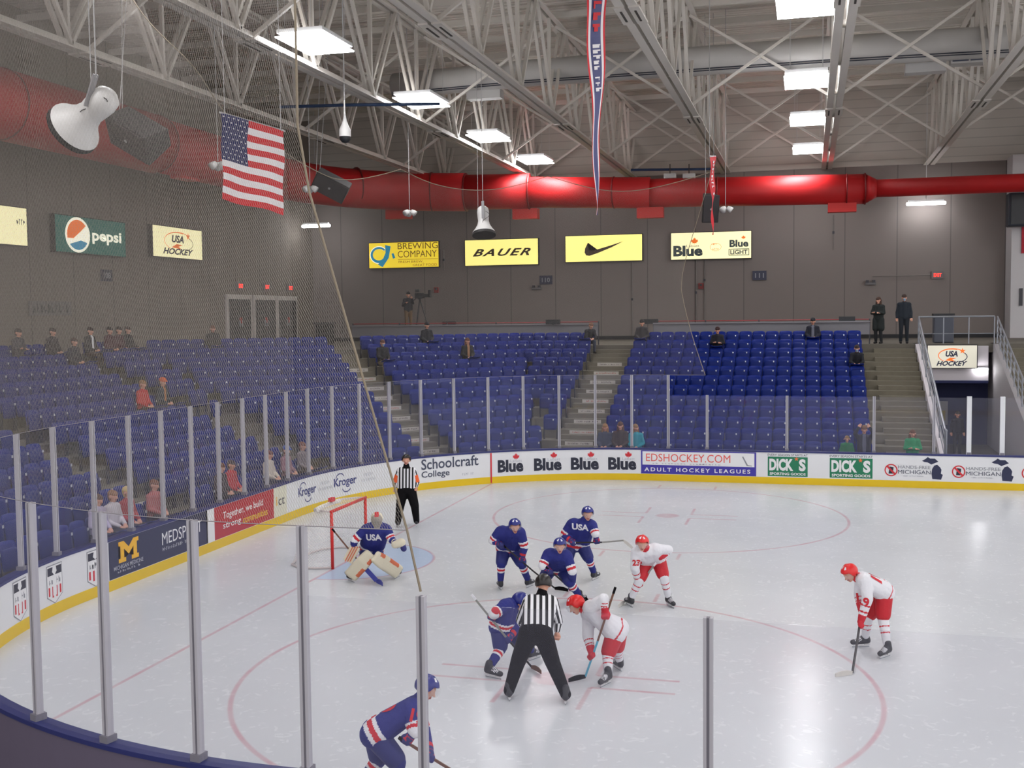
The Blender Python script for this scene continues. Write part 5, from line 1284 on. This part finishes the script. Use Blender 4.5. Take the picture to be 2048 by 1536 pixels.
# --- skaters
class Crop:
    def __init__(s, x0, y0, sc): s.x0, s.y0, s.sc = x0, y0, sc
    def px(s, q): return s.x0+q[0]/s.sc, s.y0+q[1]/s.sc
CA, CB_, CC_, CD_, CR_ = Crop(900, 980, 3.414), Crop(1640, 1080, 5.118), Crop(680, 1300, 6.4), Crop(560, 980, 6.4), Crop(560, 880, 3.4133)
def skater(label, cr, k, J, Fh, D0=None, stk=None, hide=(), goalie=False, num=(), face=None):
    """J: joints in crop pixels + depth offset; F/U of the head in (right, up, towards camera)"""
    px = cr.px; W3 = {}
    for n_ in ('A1', 'A2'):
        W3[n_] = on_z(*px(J[n_]), .15)
    if D0 is None: D0 = (depth_of(W3['A1'])+depth_of(W3['A2']))/2
    for n_, q in J.items():
        if n_ in ('A1', 'A2'): continue
        if n_[0] == 'T': W3[n_] = on_z(*px(q), 0.0); continue
        W3[n_] = at_depth(*px(q), D0+q[2])
    v3 = lambda f: (Vector(AXR)*f[0]+Vector(AXU)*f[1]-Vector(AXF)*f[2]).normalized()
    sdir = None
    if stk:
        heel = on_z(*px(stk['heel']), .012); toe = on_z(*px(stk['toe']), .012); s0 = at_depth(*px(stk['butt']), D0+stk['butt'][2])
        if stk.get('air'): heel = at_depth(*px(stk['heel']), D0+stk['heel'][2]); toe = at_depth(*px(stk['toe']), D0+stk['toe'][2])
        sdir = (s0-heel).normalized()
        for hn in stk['hands']:      # the hand lies on the shaft where the picture shows it
            hx, hy = px(J[hn]); best = min((((to_px(heel.lerp(s0, f))[0]-hx)**2+(to_px(heel.lerp(s0, f))[1]-hy)**2, f) for f in [i/100 for i in range(101)])); W3[hn] = heel.lerp(s0, best[1])
    if DEV:
        L = lambda a, c_: (W3[a]-W3[c_]).length
        print('LEN', label[:26], 'D0 %.1f' % D0, 'up %.2f %.2f fore %.2f %.2f thigh %.2f %.2f shin %.2f %.2f torso %.2f sh %.2f headZ %.2f kneeZ %.2f %.2f' % (L('S1', 'E1'), L('S2', 'E2'), L('E1', 'W1'), L('E2', 'W2'), L('P1', 'K1'), L('P2', 'K2'), L('K1', 'A1'), L('K2', 'A2'), ((W3['S1']+W3['S2'])/2-(W3['P1']+W3['P2'])/2).length, L('S1', 'S2'), W3['H'].z, W3['K1'].z, W3['K2'].z))
    S1_, S2_, P1_, P2_ = W3['S1'], W3['S2'], W3['P1'], W3['P2']; sm = (S1_+S2_)/2; pm = (P1_+P2_)/2; H = W3['H']
    base = Vector(((W3['A1'].x+W3['A2'].x)/2, (W3['A1'].y+W3['A2'].y)/2, 0)); e = empty('person', base); tag(e, label, 'person')
    F = v3(Fh[0]); U = v3(Fh[1]); nk = sm.lerp(H, .35)
    # hands: wrist a little before the grip centre
    Wr = {}; Hc = {}
    for i in '12':
        c_ = W3['W'+i]; el = W3['E'+i]; d = (c_-el).normalized(); Wr[i] = c_-d*.09; Hc[i] = c_
    sd0 = sdir if sdir is not None else Vector(AXR)
    # body
    B = head_prims(H, F, U)+[(H-U*.05-F*.02, nk, .058, .06, 'neck'), (nk, sm, .06, .08, 'neck'), (S1_.lerp(sm, .15), S2_.lerp(sm, .15), .07, .07, 't'), (S1_.lerp(sm, .4), P1_, .1, .1, 't'), (S2_.lerp(sm, .4), P2_, .1, .1, 't'), (P1_, P2_, .1, .1, 't')]
    for i in '12':
        B += [(W3['S'+i], W3['E'+i], .05, .042, 'arm'), (W3['E'+i], Wr[i], .04, .028, 'arm'), (W3['P'+i], W3['K'+i], .085, .055, 'leg'), (W3['K'+i], W3['A'+i], .053, .036, 'leg')]
        B += hand_prims(Wr[i], Hc[i], sd0, grip=(k.glove is not None) or True)
    blob('body', B, body_paint, e, base, .011, 1)
    # jersey
    bulk = 1.0 if k.glove else .82
    T = [(S1_.lerp(sm, .1), S2_.lerp(sm, .1), .115*bulk, .115*bulk, 'yoke'), (nk.lerp(sm, .6), sm.lerp(pm, .5), .11*bulk, .15*bulk, 'chest')]
    hem1, hem2 = P1_.lerp(sm, -.0), P2_.lerp(sm, -.0)
    up_ = (sm-pm).normalized(); T += [(S1_.lerp(sm, .3), P1_+up_*.0, .13*bulk, .165*bulk, 'side'), (S2_.lerp(sm, .3), P2_+up_*.0, .13*bulk, .165*bulk, 'side'), (sm, pm+up_*.0, .135*bulk, .16*bulk, 'side'), (nk.lerp(H, .28), sm, .078, .1, 'yoke')]
    if goalie: T += [(sm, pm, .19, .19, 'side')]
    for i in '12': T += [(W3['S'+i], W3['E'+i], .1*bulk, .085*bulk, 'upper'), (W3['E'+i], Wr[i]-(Wr[i]-W3['E'+i]).normalized()*.03, .085*bulk, .06*bulk, 'fore')]
    tl = (sm-pm).length
    def jp(tg, t, p, i):
        if k.kind in ('ref', 'refo'):
            if k.kind == 'refo':
                if tg == 'upper' and .35 < t < .98: return ORG
                pass
            if tg == 'yoke' and (Vector(p)-nk.lerp(H, .3)).length < .13: return BLK
            return k.j
        f = (Vector(p)-sm).dot(pm-sm)/(tl*tl)      # 0 shoulders .. 1 hips
        if k.kind == 'blue':
            if tg in ('side', 'chest'):
                if .74 < f < .83 or .95 < f < 1.05: return JW
                if .83 <= f <= .95: return JR
            if tg == 'upper': return JW if (.62 < t < .74 or t > .9) else (JR if t >= .74 else JB)
            return JB
        if tg in ('side', 'chest') and (.93 < f < .98): return JR
        if tg == 'fore' and (.3 < t < .38 or .62 < t < .7): return JR
        if tg == 'yoke' and (Vector(p)-nk.lerp(H, .3)).length < .11: return JR
        return JW
    ax = (S2_-S1_).normalized()
    def juv(pr, t, p):
        if pr[4] in ('upper', 'fore'):
            a = Vector(pr[0]); d = (Vector(pr[1])-a).normalized(); e1 = d.cross(Vector((0, 0, 1))).normalized(); e2 = d.cross(e1); q = p-a
            return (abs(math.atan2(q.dot(e1), q.dot(e2)))*.08, t)
        return ((p-sm).dot(ax), t)
    jo = blob('jersey', T, jp, e, base, .015, 3, juv if k.kind.startswith('ref') else None)
    # pants
    Q = [(P1_, P2_, .15, .15, 'hip')]
    for i in '12': kn = W3['P'+i].lerp(W3['K'+i], .86 if k.glove else 1.0); Q.append((W3['P'+i], kn, .145, (.118 if k.glove else .11), 'thigh'))
    if not k.glove:
        for i in '12': Q.append((W3['K'+i], W3['A'+i]+Vector((0, 0, -.02)), .108, .078, 'shin'))
    blob('hockey_pants' if k.glove else 'trousers', Q, lambda tg, t, p, i: (JW if k.kind == 'white' and tg == 'thigh' and .93 < t < .96 and False else k.pants), e, base, .018, 3)
    if k.glove and not goalie:
        for i in '12':
            def spaint(tg, t, p, ii):
                if k.kind == 'blue': return JW if (.16 < t < .26 or .38 < t < .48) else (JR if .26 <= t <= .38 else k.sock)
                return JR if (.3 < t < .35 or .55 < t < .6) else k.sock
            blob('sock', [(W3['K'+i], W3['A'+i]+(W3['K'+i]-W3['A'+i])*.12, .088, .062, 's')], spaint, e, base, .013, 2)
    for i in '12':
        if i in hide: continue
        T_ = W3['T'+i]; A_ = W3['A'+i]; f = Vector((T_.x-A_.x, T_.y-A_.y, 0)); skate(e, base, A_, T_, T_-f)
    if k.glove:
        for i in '12':
            d = (Hc[i]-W3['E'+i]).normalized()
            gp = [(Wr[i]-d*.07, Wr[i]-d*.01, .066, .058, 'cuff')]+[(a, c_, ra+.014, rc+.014, 'f' if tg != 'palm' else 'g') for a, c_, ra, rc, tg in hand_prims(Wr[i], Hc[i], sd0, True, 1.15)]
            blob('glove', gp, lambda tg, t, p, ii: k.glove[1] if tg in ('cuff', 'g') and t < .75 else k.glove[0], e, base, .011, 1)
    if not goalie: helmet(e, base, H, F, U, k, visor=(k.kind not in ('ref', 'refo')) or False)
    for (c_, n_, u_, h_, txt, mm) in num:
        cc = at_depth(*px(c_), D0+c_[2]); decal(e, jo, base, cc, v3(n_), v3(u_), h_, txt, mm)
    if stk: stick(stk['label'], s0, heel, toe, stk['m1'], stk['m2'], stk.get('tape', BLK), goalie)
    return e, W3, base, dict(F=F, U=U, Wr=Wr, Hc=Hc, D0=D0, v3=v3, jo=jo)
DEV = False
SH_B = mat('shaft_black', (40, 38, 40), .4); SH_Y = mat('shaft_sand', (150, 140, 96), .5); SH_G = mat('shaft_green', (40, 110, 66), .4); SH_C = mat('shaft_cyan', (90, 170, 200), .4); SH_GY = mat('shaft_grey', (140, 140, 136), .4); SH_BR = mat('shaft_brown', (110, 74, 58), .5); SH_BL = mat('paddle_blue', (52, 60, 150), .4); TPW = mat('tape_pale', (206, 202, 196), .6)

skater('person in blue jersey bending, farthest left of the skaters at the circle', CA, BLUE,
    dict(H=(443, 250, -.46), S1=(338, 285, -.3), S2=(482, 290, -.36), E1=(292, 345, -.25), E2=(508, 385, -.3), W1=(335, 392, -.4), W2=(483, 490, -.5), P1=(368, 400, .08), P2=(436, 400, .08), K1=(350, 505, -.16), K2=(490, 505, -.2), A1=(345, 628), A2=(532, 615), T1=(342, 676), T2=(566, 652)),
    ((.15, -.35, 1), (0, 1, .3)), stk=dict(label='black hockey stick of the blue player standing farthest left at the circle', butt=(360, 375, -.35), heel=(715, 680), toe=(815, 692), m1=SH_B, m2=SH_B, hands=('W1', 'W2')))
skater('person in blue jersey standing tallest at the back of the circle, stick held level', CA, BLUE,
    dict(H=(940, 165, -.38), S1=(828, 232, -.15), S2=(972, 240, -.3), E1=(775, 310, -.1), E2=(992, 300, -.4), W1=(850, 365, -.3), W2=(1003, 358, -.4), P1=(822, 375, .06), P2=(900, 372, .06), K1=(800, 490, -.1), K2=(948, 470, -.12), A1=(798, 580), A2=(982, 565), T1=(795, 615), T2=(1012, 602)),
    ((.1, -.3, 1), (0, 1, .3)), stk=dict(label='pale grey hockey stick held level at waist height', butt=(838, 360, -.3), heel=(1185, 355, -.5), toe=(1245, 405, -.55), m1=SH_B, m2=SH_GY, tape=TPW, hands=('W1', 'W2'), air=True),
    num=(((905, 285, -.6), (.1, -.2, 1), (0, 1, .2), .13, 'USA', JW),))
skater('person in blue jersey crouching in the middle behind the black and white striped official', CA, BLUE,
    dict(H=(750, 385, -.5), S1=(668, 440, -.32), S2=(800, 450, -.36), E1=(632, 515, -.4), E2=(835, 555, -.42), W1=(690, 560, -.5), W2=(848, 665, -.55), P1=(690, 530, .1), P2=(765, 530, .1), K1=(640, 610, -.12), K2=(818, 630, -.2), A1=(618, 725), A2=(885, 722), T1=(600, 765), T2=(918, 762)),
    ((0, -.3, 1), (0, 1, .3)), stk=dict(label='sand coloured hockey stick of the crouching blue player in the middle', butt=(655, 525, -.45), heel=(905, 745), toe=(965, 775), m1=SH_B, m2=SH_Y, hands=('W1', 'W2')))
skater('person in white jersey with red shorts facing the viewer, right of the blue group', CA, WHITE,
    dict(H=(1312, 368, -.56), S1=(1272, 425, -.38), S2=(1418, 405, -.34), E1=(1262, 530, -.36), E2=(1492, 408, -.2), W1=(1272, 635, -.42), W2=(1440, 468, -.28), P1=(1345, 480, .06), P2=(1420, 470, .06), K1=(1296, 610, -.16), K2=(1458, 590, -.16), A1=(1236, 742), A2=(1492, 735), T1=(1222, 790), T2=(1510, 800)),
    ((-.05, -.35, 1), (0, 1, .3)), stk=dict(label='grey hockey stick of the white player right of the blue group', butt=(1405, 500, -.25), heel=(1190, 775), toe=(1150, 815), m1=SH_GY, m2=SH_GY, tape=TPW, hands=('W1',)),
    num=(((1268, 500, -.5), (-.3, 0, 1), (0, 1, 0), .11, '23', JR),))
skater('person in blue jersey taking the faceoff, half hidden behind the striped official', CA, BLUE,
    dict(H=(480, 770, .05), S1=(370, 800, -.2), S2=(440, 790, .2), E1=(300, 845, -.36), E2=(480, 900, .16), W1=(272, 892, -.4), W2=(408, 1010, -.1), P1=(335, 930, -.1), P2=(385, 920, .14), K1=(345, 1085, -.14), K2=(500, 1050, .16), A1=(268, 1210), A2=(556, 1098), T1=(322, 1290), T2=(618, 1142)),
    ((1, -.45, .1), (.45, 1, 0)), stk=dict(label='black and green hockey stick of the blue player taking the faceoff', butt=(150, 718, -.45), heel=(555, 1218), toe=(665, 1268), m1=SH_GY, m2=SH_B, tape=SH_BR, hands=('W1', 'W2')))
skater('person in white jersey bent low for the faceoff beside the striped official', CA, WHITE,
    dict(H=(862, 790, -.02), S1=(968, 800, -.2), S2=(945, 850, .16), E1=(1050, 745, -.36), E2=(942, 1000, .02), W1=(1066, 865, -.42), W2=(966, 1140, -.1), P1=(1130, 975, -.1), P2=(1150, 945, .14), K1=(1078, 1120, -.14), K2=(1140, 1085, .14), A1=(1078, 1255), A2=(1158, 1165), T1=(975, 1378), T2=(1110, 1200)),
    ((-1, -.65, .25), (-.5, 1, .1)), stk=dict(label='black and light blue hockey stick of the white player taking the faceoff', butt=(1128, 668, -.45), heel=(925, 1285), toe=(855, 1305), m1=SH_BR, m2=SH_C, hands=('W1', 'W2')))
skater('person in white jersey numbered nineteen bent over alone on the right', CB_, WHITE,
    dict(H=(305, 345, -.12), S1=(462, 420, -.26), S2=(420, 400, .1), E1=(488, 600, -.32), E2=(400, 560, .1), W1=(402, 870, -.25), W2=(410, 740, .02), P1=(655, 530, -.1), P2=(640, 510, .12), K1=(645, 800, -.12), K2=(492, 790, .1), A1=(692, 1095), A2=(462, 1000), T1=(570, 1235), T2=(325, 1100)),
    ((-.8, -.6, .4), (-.3, 1, .2)), stk=dict(label='black hockey stick with pale blade held by the white player on the right', butt=(430, 700, .0), heel=(332, 1375), toe=(190, 1405), m1=SH_B, m2=SH_B, tape=TPW, hands=('W1', 'W2')),
    num=(((455, 640, -.4), (-.2, 0, 1), (-.1, 1, 0), .14, '19', JR), ((570, 350, -.2), (.1, 1, .35), (-1, .2, 0), .2, '19', JR)))
skater('person in blue jersey bending forward at the bottom edge, partly behind a glass post', CC_, BLUE,
    dict(H=(1105, 500, .0), S1=(905, 770, -.16), S2=(985, 710, .2), E1=(960, 1030, -.26), E2=(1060, 1010, .22), W1=(850, 1165, -.3), W2=(1205, 1290, .1), P1=(440, 1075, -.12), P2=(455, 1040, .14), K1=(745, 1440, -.18), K2=(500, 1400, .12), A1=(700, 1830), A2=(255, 1720), T1=(830, 1880), T2=(380, 1790)),
    ((1, -.55, .1), (.4, 1, 0)), D0=12.05, stk=dict(label='brown hockey stick of the blue player at the bottom edge', butt=(760, 1125, -.3), heel=(1900, 1830), toe=(2100, 1860), m1=SH_BR, m2=SH_B, hands=('W1', 'W2')),
    num=(((1000, 870, -.35), (.2, .1, 1), (.3, 1, 0), .14, '19', JR), ((640, 790, -.1), (-.4, .9, .3), (1, .4, 0), .2, '9', JR)))
skater('person in black and white striped shirt seen from behind at the puck drop', CA, REF,
    dict(H=(638, 650, .42), S1=(535, 760, .3), S2=(702, 765, .3), E1=(482, 890, .4), E2=(738, 900, .3), W1=(520, 970, .55), W2=(728, 1015, .25), P1=(540, 975, .0), P2=(632, 978, .0), K1=(465, 1170, .18), K2=(700, 1175, .18), A1=(402, 1360), A2=(790, 1385), T1=(385, 1375), T2=(800, 1400)),
    ((.05, -.5, -1), (0, 1, -.4)))
skater('person in striped shirt with orange armbands standing upright beside the far boards', CR_, REFO,
    dict(H=(862, 140, .0), S1=(815, 212, 0), S2=(912, 212, 0), E1=(786, 288, .05), E2=(936, 288, .05), W1=(786, 352, -.06), W2=(926, 345, -.06), P1=(840, 345, 0), P2=(892, 345, 0), K1=(820, 452, -.05), K2=(920, 450, -.05), A1=(805, 556), A2=(932, 548), T1=(795, 585), T2=(945, 572)),
    ((0, -.05, 1), (0, 1, 0)))
# --- goalkeeper
CRM2 = mat('pad_cream', (214, 206, 184), .6); PORG = mat('pad_orange', (206, 108, 74), .6)
e, W3, base, gx = skater('person in goalkeeper pads and blue jersey crouching in front of the red goal', CD_, kit(j=JB, pants=PBL, sock=JB, glove=(GBL, CRM2), helmet=HBU, hs=JW, kind='blue'),
    dict(H=(1240, 385, -.42), S1=(1100, 500, -.28), S2=(1370, 505, -.3), E1=(955, 640, -.3), E2=(1425, 630, -.38), W1=(965, 775, -.5), W2=(1505, 700, -.55), P1=(1110, 770, .08), P2=(1225, 770, .08), K1=(1085, 900, -.24), K2=(1275, 890, -.26), A1=(930, 1085), A2=(1480, 1040), T1=(860, 1150), T2=(1540, 1100)),
    ((.1, -.2, 1), (0, 1, .2)), goalie=True, num=(((1190, 610, -.5), (.0, .1, 1), (0, 1, 0), .13, 'USA', JW),), stk=dict(label='goalkeeper stick with wide blue paddle and blade on the ice', butt=(670, 500, -.2), heel=(1235, 1190), toe=(1300, 1215), m1=SH_BR, m2=SH_BL, hands=('W1',)))
def pad(K, A, T, up):
    f = (T-A); f.z = 0; f = f.normalized(); ax = (A-K).normalized(); n = (Vector(CAM)-K); n = (n-ax*n.dot(ax)).normalized(); sd = ax.cross(n).normalized(); P = []
    top = K-ax*.2*up+n*.07; kn = K+n*.1; an = A+n*.06+Vector((0, 0, .0)); tt = A+f*.14+Vector((0, 0, -.04))+n*.03
    for w_ in (-.09, -.045, 0, .045, .09):
        tg = 'edge' if w_ < -.08 else 'mid'; P += [(top+sd*w_*.85, kn+sd*w_, .05, .06, tg), (kn+sd*w_, an+sd*w_, .06, .055, tg), (an+sd*w_, tt+sd*w_*.8, .055, .04, 'toe')]
    blob('leg_pad', P, lambda tg, t, p, i: PORG if (tg == 'edge' and .2 < t < .8) else (BLK if tg == 'toe' and t > .8 else CRM2), e, base, .014, 3)
pad(W3['K1'], W3['A1']+Vector((0, 0, .02)), W3['T1'], 1); pad(W3['K2'], W3['A2']+Vector((0, 0, .02)), W3['T2'], 1)
H, F, U = W3['H'], gx['F'], gx['U']; X = F.cross(U)
mo = blob('goalie_mask', [(H+U*.04-F*.02, H+U*.03+F*.02, .125, .122, 'm'), (H-U*.06+F*.03, H-U*.11+F*.04, .1, .07, 'm')], lambda tg, t, p, i: JR if (Vector(p)-H).dot(U) > .1 and abs((Vector(p)-H).dot(X)) < .04 else (CRM2 if (Vector(p)-H).dot(F) < .06 else mat('mask_grey', (150, 142, 132), .4)), e, base, .012, 2)
b = MB()
for q in range(5):
    z_ = .05-q*.035; b.tube([H+U*z_+X*(.085*math.sin(a))+F*(.148*math.cos(a))-base for a in [-.8+.2*i for i in range(9)]], .004, STL, 5)
b.build('face_cage', mo)
c_ = W3['W1']; d = Vector((0, 0, -1)); sd = Vector(AXR); n = -Vector(AXF); b = MB()
b.box(c_+n*.06-base, (.2, .05, .36), CRM2, Matrix((sd, -n, Vector((0, 0, 1)))).transposed() @ Matrix.Rotation(.5, 3, 'Y')); o = weld(b.build('blocker', e), .015)
b = MB()
for q in (-.05, .0, .05): b.box(c_+n*.092+sd*q-base, (.02, .008, .34), PORG, Matrix((sd, -n, Vector((0, 0, 1)))).transposed() @ Matrix.Rotation(.5, 3, 'Y'))
b.build('blocker_stripes', o)
c_ = W3['W2']; P = [(c_-sd*.05, c_+sd*.07+Vector((0, 0, .04)), .075, .09, 'w'), (c_+sd*.07+Vector((0, 0, .06)), c_+sd*.12-Vector((0, 0, .08)), .06, .06, 'p')]
blob('catching_glove', P, lambda tg, t, p, i: GBL if tg == 'p' else CRM2, e, base, .012, 2)
# ---------------------------------------------------------------- spectators
JK = {}
def cloth(c): return mat('cloth_%d_%d_%d' % tuple(c), c, .85)
def person(label, base, rz, jacket, legs, hair, pose='sit', hat=None, mask=False, lean=0.0, hands='lap', s=1.0, shoes=(30, 28, 30), hood=False, longhair=False, coat=False, turn=0.0, stripe=None):
    e = empty('person', base, rz); tag(e, label, 'person'); V = lambda x, y, z: Vector((x*s, y*s, z*s)); O = (0, 0, 0)
    if pose == 'sit':
        hp = .5; P1_, P2_ = V(-.09, .0, hp), V(.09, .0, hp); K1, K2 = V(-.12, -.43, .5), V(.12, -.43, .5); A1, A2 = V(-.12, -.40, .09), V(.12, -.42, .09); top = hp
    else:
        hp = .93; P1_, P2_ = V(-.09, 0, hp), V(.09, 0, hp); K1, K2 = V(-.1, -.03, .5), V(.1, -.03, .5); A1, A2 = V(-.11, .02, .09), V(.11, .02, .09); top = hp
    ly = -.42*lean; sm = V(0, ly*.9, top+.5-.1*lean); S1_, S2_ = sm+V(-.17, 0, 0), sm+V(.17, 0, 0); H = sm+V(0, ly*.25-.03, .235-.03*lean)
    F = Vector((math.sin(turn), -math.cos(turn), -.1-.2*lean)).normalized(); U = Vector((0, -.1-lean*.2, 1)); X = F.cross(U).normalized()
    if hands == 'lap': E1, E2 = sm+V(-.26, -.03, -.27), sm+V(.26, -.03, -.27); W1, W2 = V(-.07, -.26, top+.1)+V(0, ly*.4, 0), V(.06, -.28, top+.12)+V(0, ly*.4, 0)
    elif hands == 'cross': E1, E2 = sm+V(-.25, -.06, -.25), sm+V(.25, -.06, -.25); W1, W2 = sm+V(.08, -.22, -.24), sm+V(-.08, -.2, -.22)
    elif hands == 'up': E1, E2 = sm+V(-.27, -.1, .12), sm+V(.27, -.1, .12); W1, W2 = H+V(-.14, -.02, .1), H+V(.14, -.02, .1)
    elif hands == 'side': E1, E2 = sm+V(-.24, .02, -.28), sm+V(.24, .02, -.28); W1, W2 = sm+V(-.25, -.06, -.52), sm+V(.25, -.06, -.52)
    elif hands == 'knee': E1, E2 = sm+V(-.22, -.08, -.26), sm+V(.22, -.08, -.26); W1, W2 = K1+V(.04, .04, .12), K2+V(-.04, .04, .12)
    elif hands == 'camera': E1, E2 = sm+V(-.25, -.02, -.25), sm+V(.2, -.22, -.16); W1, W2 = sm+V(-.1, -.24, -.12), sm+V(.12, -.42, .1)
    pm = (P1_+P2_)/2; nk = sm.lerp(H, .35)
    B = head_prims(H, F, U, s)+[(H-U*.05*s, nk, .05*s, .052*s, 'n'), (nk, sm, .055*s, .07*s, 'n'), (S1_, S2_, .06*s, .06*s, 't'), (sm, pm, .1*s, .1*s, 't'), (P1_, P2_, .09*s, .09*s, 't')]
    for S_, E_, W_, P_, K_, A_ in ((S1_, E1, W1, P1_, K1, A1), (S2_, E2, W2, P2_, K2, A2)):
        d = (W_-E_).normalized(); B += [(S_, E_, .042*s, .036*s, 'a'), (E_, W_-d*.05, .034*s, .026*s, 'a'), (P_, K_, .07*s, .05*s, 'l'), (K_, A_, .048*s, .034*s, 'l')]+hand_prims(W_-d*.05, W_+d*.04, X, False, s)
    blob('body', B, body_paint, e, O, .013, 1)
    J = [(S1_, S2_, .085*s, .085*s, 'y'), (sm, pm+V(0, 0, .04), .125*s, .135*s, 't'), (S1_.lerp(sm, .3), P1_+V(0, 0, .05), .09*s, .11*s, 't'), (S2_.lerp(sm, .3), P2_+V(0, 0, .05), .09*s, .11*s, 't'), (nk, sm, .07*s, .09*s, 'c')]
    for S_, E_, W_ in ((S1_, E1, W1), (S2_, E2, W2)): J += [(S_, E_, .072*s, .06*s, 'u'), (E_, W_-(W_-E_).normalized()*.04, .06*s, .046*s, 'f')]
    if coat: J += [(P1_+V(-.02, 0, 0), V(-.1, .0, .6), .12*s, .14*s, 't'), (P2_+V(.02, 0, 0), V(.1, .0, .6), .12*s, .14*s, 't')]
    if hood: J += [(H-F*.06*s-U*.03, nk-F*.06*s, .1*s, .09*s, 'h'), (H+U*.05-F*.03, H+U*.05-F*.03, .118*s, .118*s, 'h')]
    jc = cloth(jacket); js = cloth(stripe) if stripe else jc
    blob('jacket', J, lambda tg, t, p, i: (js if tg in ('t', 'c') and p[1] < (sm.y-.06) and abs(p[0]) < .055 else jc), e, O, .02, 3)
    Q = [(P1_, P2_, .11*s, .11*s, 'h')]
    for P_, K_, A_ in ((P1_, K1, A1), (P2_, K2, A2)): Q += [(P_, K_, .1*s, .075*s, 'l'), (K_, A_+V(0, 0, .02), .072*s, .058*s, 'l')]
    blob('trousers', Q, lambda tg, t, p, i: cloth(legs), e, O, .02, 3)
    for A_ in (A1, A2): blob('shoe', [(A_+V(0, .03, -.03), A_+V(0, -.13, -.045), .05*s, .042*s, 's')], lambda tg, t, p, i: cloth(shoes), e, O, .016, 2)
    if not hood:
        hm = mat('hair_%d_%d_%d' % tuple(hair), hair, .75); R_ = [(H+U*.055*s-F*.03*s, H+U*.05*s+F*.02*s, .095*s, .086*s, 'h'), (H-F*.05*s, H-F*.045*s-U*.05*s, .075*s, .06*s, 'h')]
        if longhair: R_ += [(H-F*.04*s+X*.07*s, H+X*.09*s-U*.22*s, .05*s, .04*s, 'h'), (H-F*.04*s-X*.07*s, H-X*.09*s-U*.22*s, .05*s, .04*s, 'h')]
        blob('hair', R_, lambda tg, t, p, i: hm, e, O, .014, 2)
    if hat:
        hc = cloth(hat); blob('cap', [(H+U*.075*s-F*.02*s, H+U*.075*s+F*.02*s, .1*s, .095*s, 'c'), (H+U*.07*s+F*.08*s, H+U*.06*s+F*.15*s, .035*s, .025*s, 'p')], lambda tg, t, p, i: hc, e, O, .014, 2)
    if mask: blob('face_mask', [(H+F*.075*s-U*.03*s, H+F*.08*s-U*.07*s, .045*s, .035*s, 'm')], lambda tg, t, p, i: cloth((120, 160, 190)), e, O, .012, 2)
    return e
for (s_, sp_) in OCC:
    d = dict(sp_[2]); lb = d.pop('label'); j = d.pop('j'); l = d.pop('l'); h = d.pop('h')
    c_, sn = math.cos(s_[3]), math.sin(s_[3])
    person(lb, (s_[0]+.10*sn, s_[1]-.10*c_, s_[2]), s_[3]+d.pop('rz', 0.0), j, l, h, **d)
yb = CE+.4
q = on_y(1757, 640, yb); person('person in a long dark coat standing alone at the back, looking left', (q.x, yb, ZC), -.5, (28, 34, 34), (30, 32, 36), (70, 48, 38), 'stand', coat=True, hands='cross', longhair=True, s=1.03)
q = on_y(1808, 640, yb); person('person in dark clothes and blue mask standing at the top of the wide stairs', (q.x, yb, ZC), .0, (26, 34, 44), (28, 34, 42), (60, 44, 38), 'stand', mask=True, hands='side', s=1.08)
q = on_y(817, 640, 25.6); cx = q.x; person('person in dark jacket and tan trousers operating a television camera', (cx, 25.6, ZC+.62), .45, (44, 44, 50), (104, 84, 62), (40, 34, 32), 'stand', hat=(36, 34, 36), hands='camera', s=1.0)
b = MB(); b.box((0, 0, .31), (2.2, 1.1, .62), mat('platform_grey', (90, 88, 88), .8)); e = b.build('camera_platform'); e.location = (cx+.4, 25.6, ZC); weld(e, .01); tag(e, 'low grey platform under the television camera and its operator', 'platform')
e = empty('television_camera', (cx+.62, 25.45, ZC+2.24)); tag(e, 'dark television camera on a tripod beside its operator', 'camera')
for nm_, c_, sz in (('camera_body', (0, 0, 0), (.42, .2, .24)), ('lens', (.32, -.02, .0), (.26, .16, .16)), ('viewfinder', (-.1, -.02, .22), (.2, .12, .14)), ('matte_box', (.5, -.02, .08), (.1, .24, .34))):
    b = MB(); b.box(c_, sz, DK); weld(b.build(nm_, e), .02)
b = MB(); b.tube([(-.15, 0, -.1), (-.42, .05, -.3)], .015, DK, 6); b.build('pan_handle', e)
e = empty('tripod', (cx+.62, 25.45, ZC+.62)); tag(e, 'black tripod carrying the television camera', 'tripod')
for a in (0.3, 2.4, 4.5): b = MB(); b.tube([(0, 0, 1.48), (.42*math.cos(a), .42*math.sin(a), 0.02)], .025, DK, 6); b.build('leg', e)
b = MB(); b.box((0, 0, 1.5), (.16, .16, .1), DK); b.build('head', e)
q = on_y(1825, 880, YA(0)-.9); person('person in a bright green hooded top at the foot of the wide stairs', (q.x, YA(0)-.9, 0.0), .1, (24, 134, 84), (40, 44, 60), (96, 60, 40), 'stand', hands='cross', longhair=True, s=.93)
q = on_y(1786, 880, CE-1.5); person('person in black standing in the dark tunnel beyond the gate posts', (14.95, CE-2.5, 0.0), .2, (20, 18, 22), (22, 20, 24), (24, 20, 20), 'stand', hands='side', s=.9)
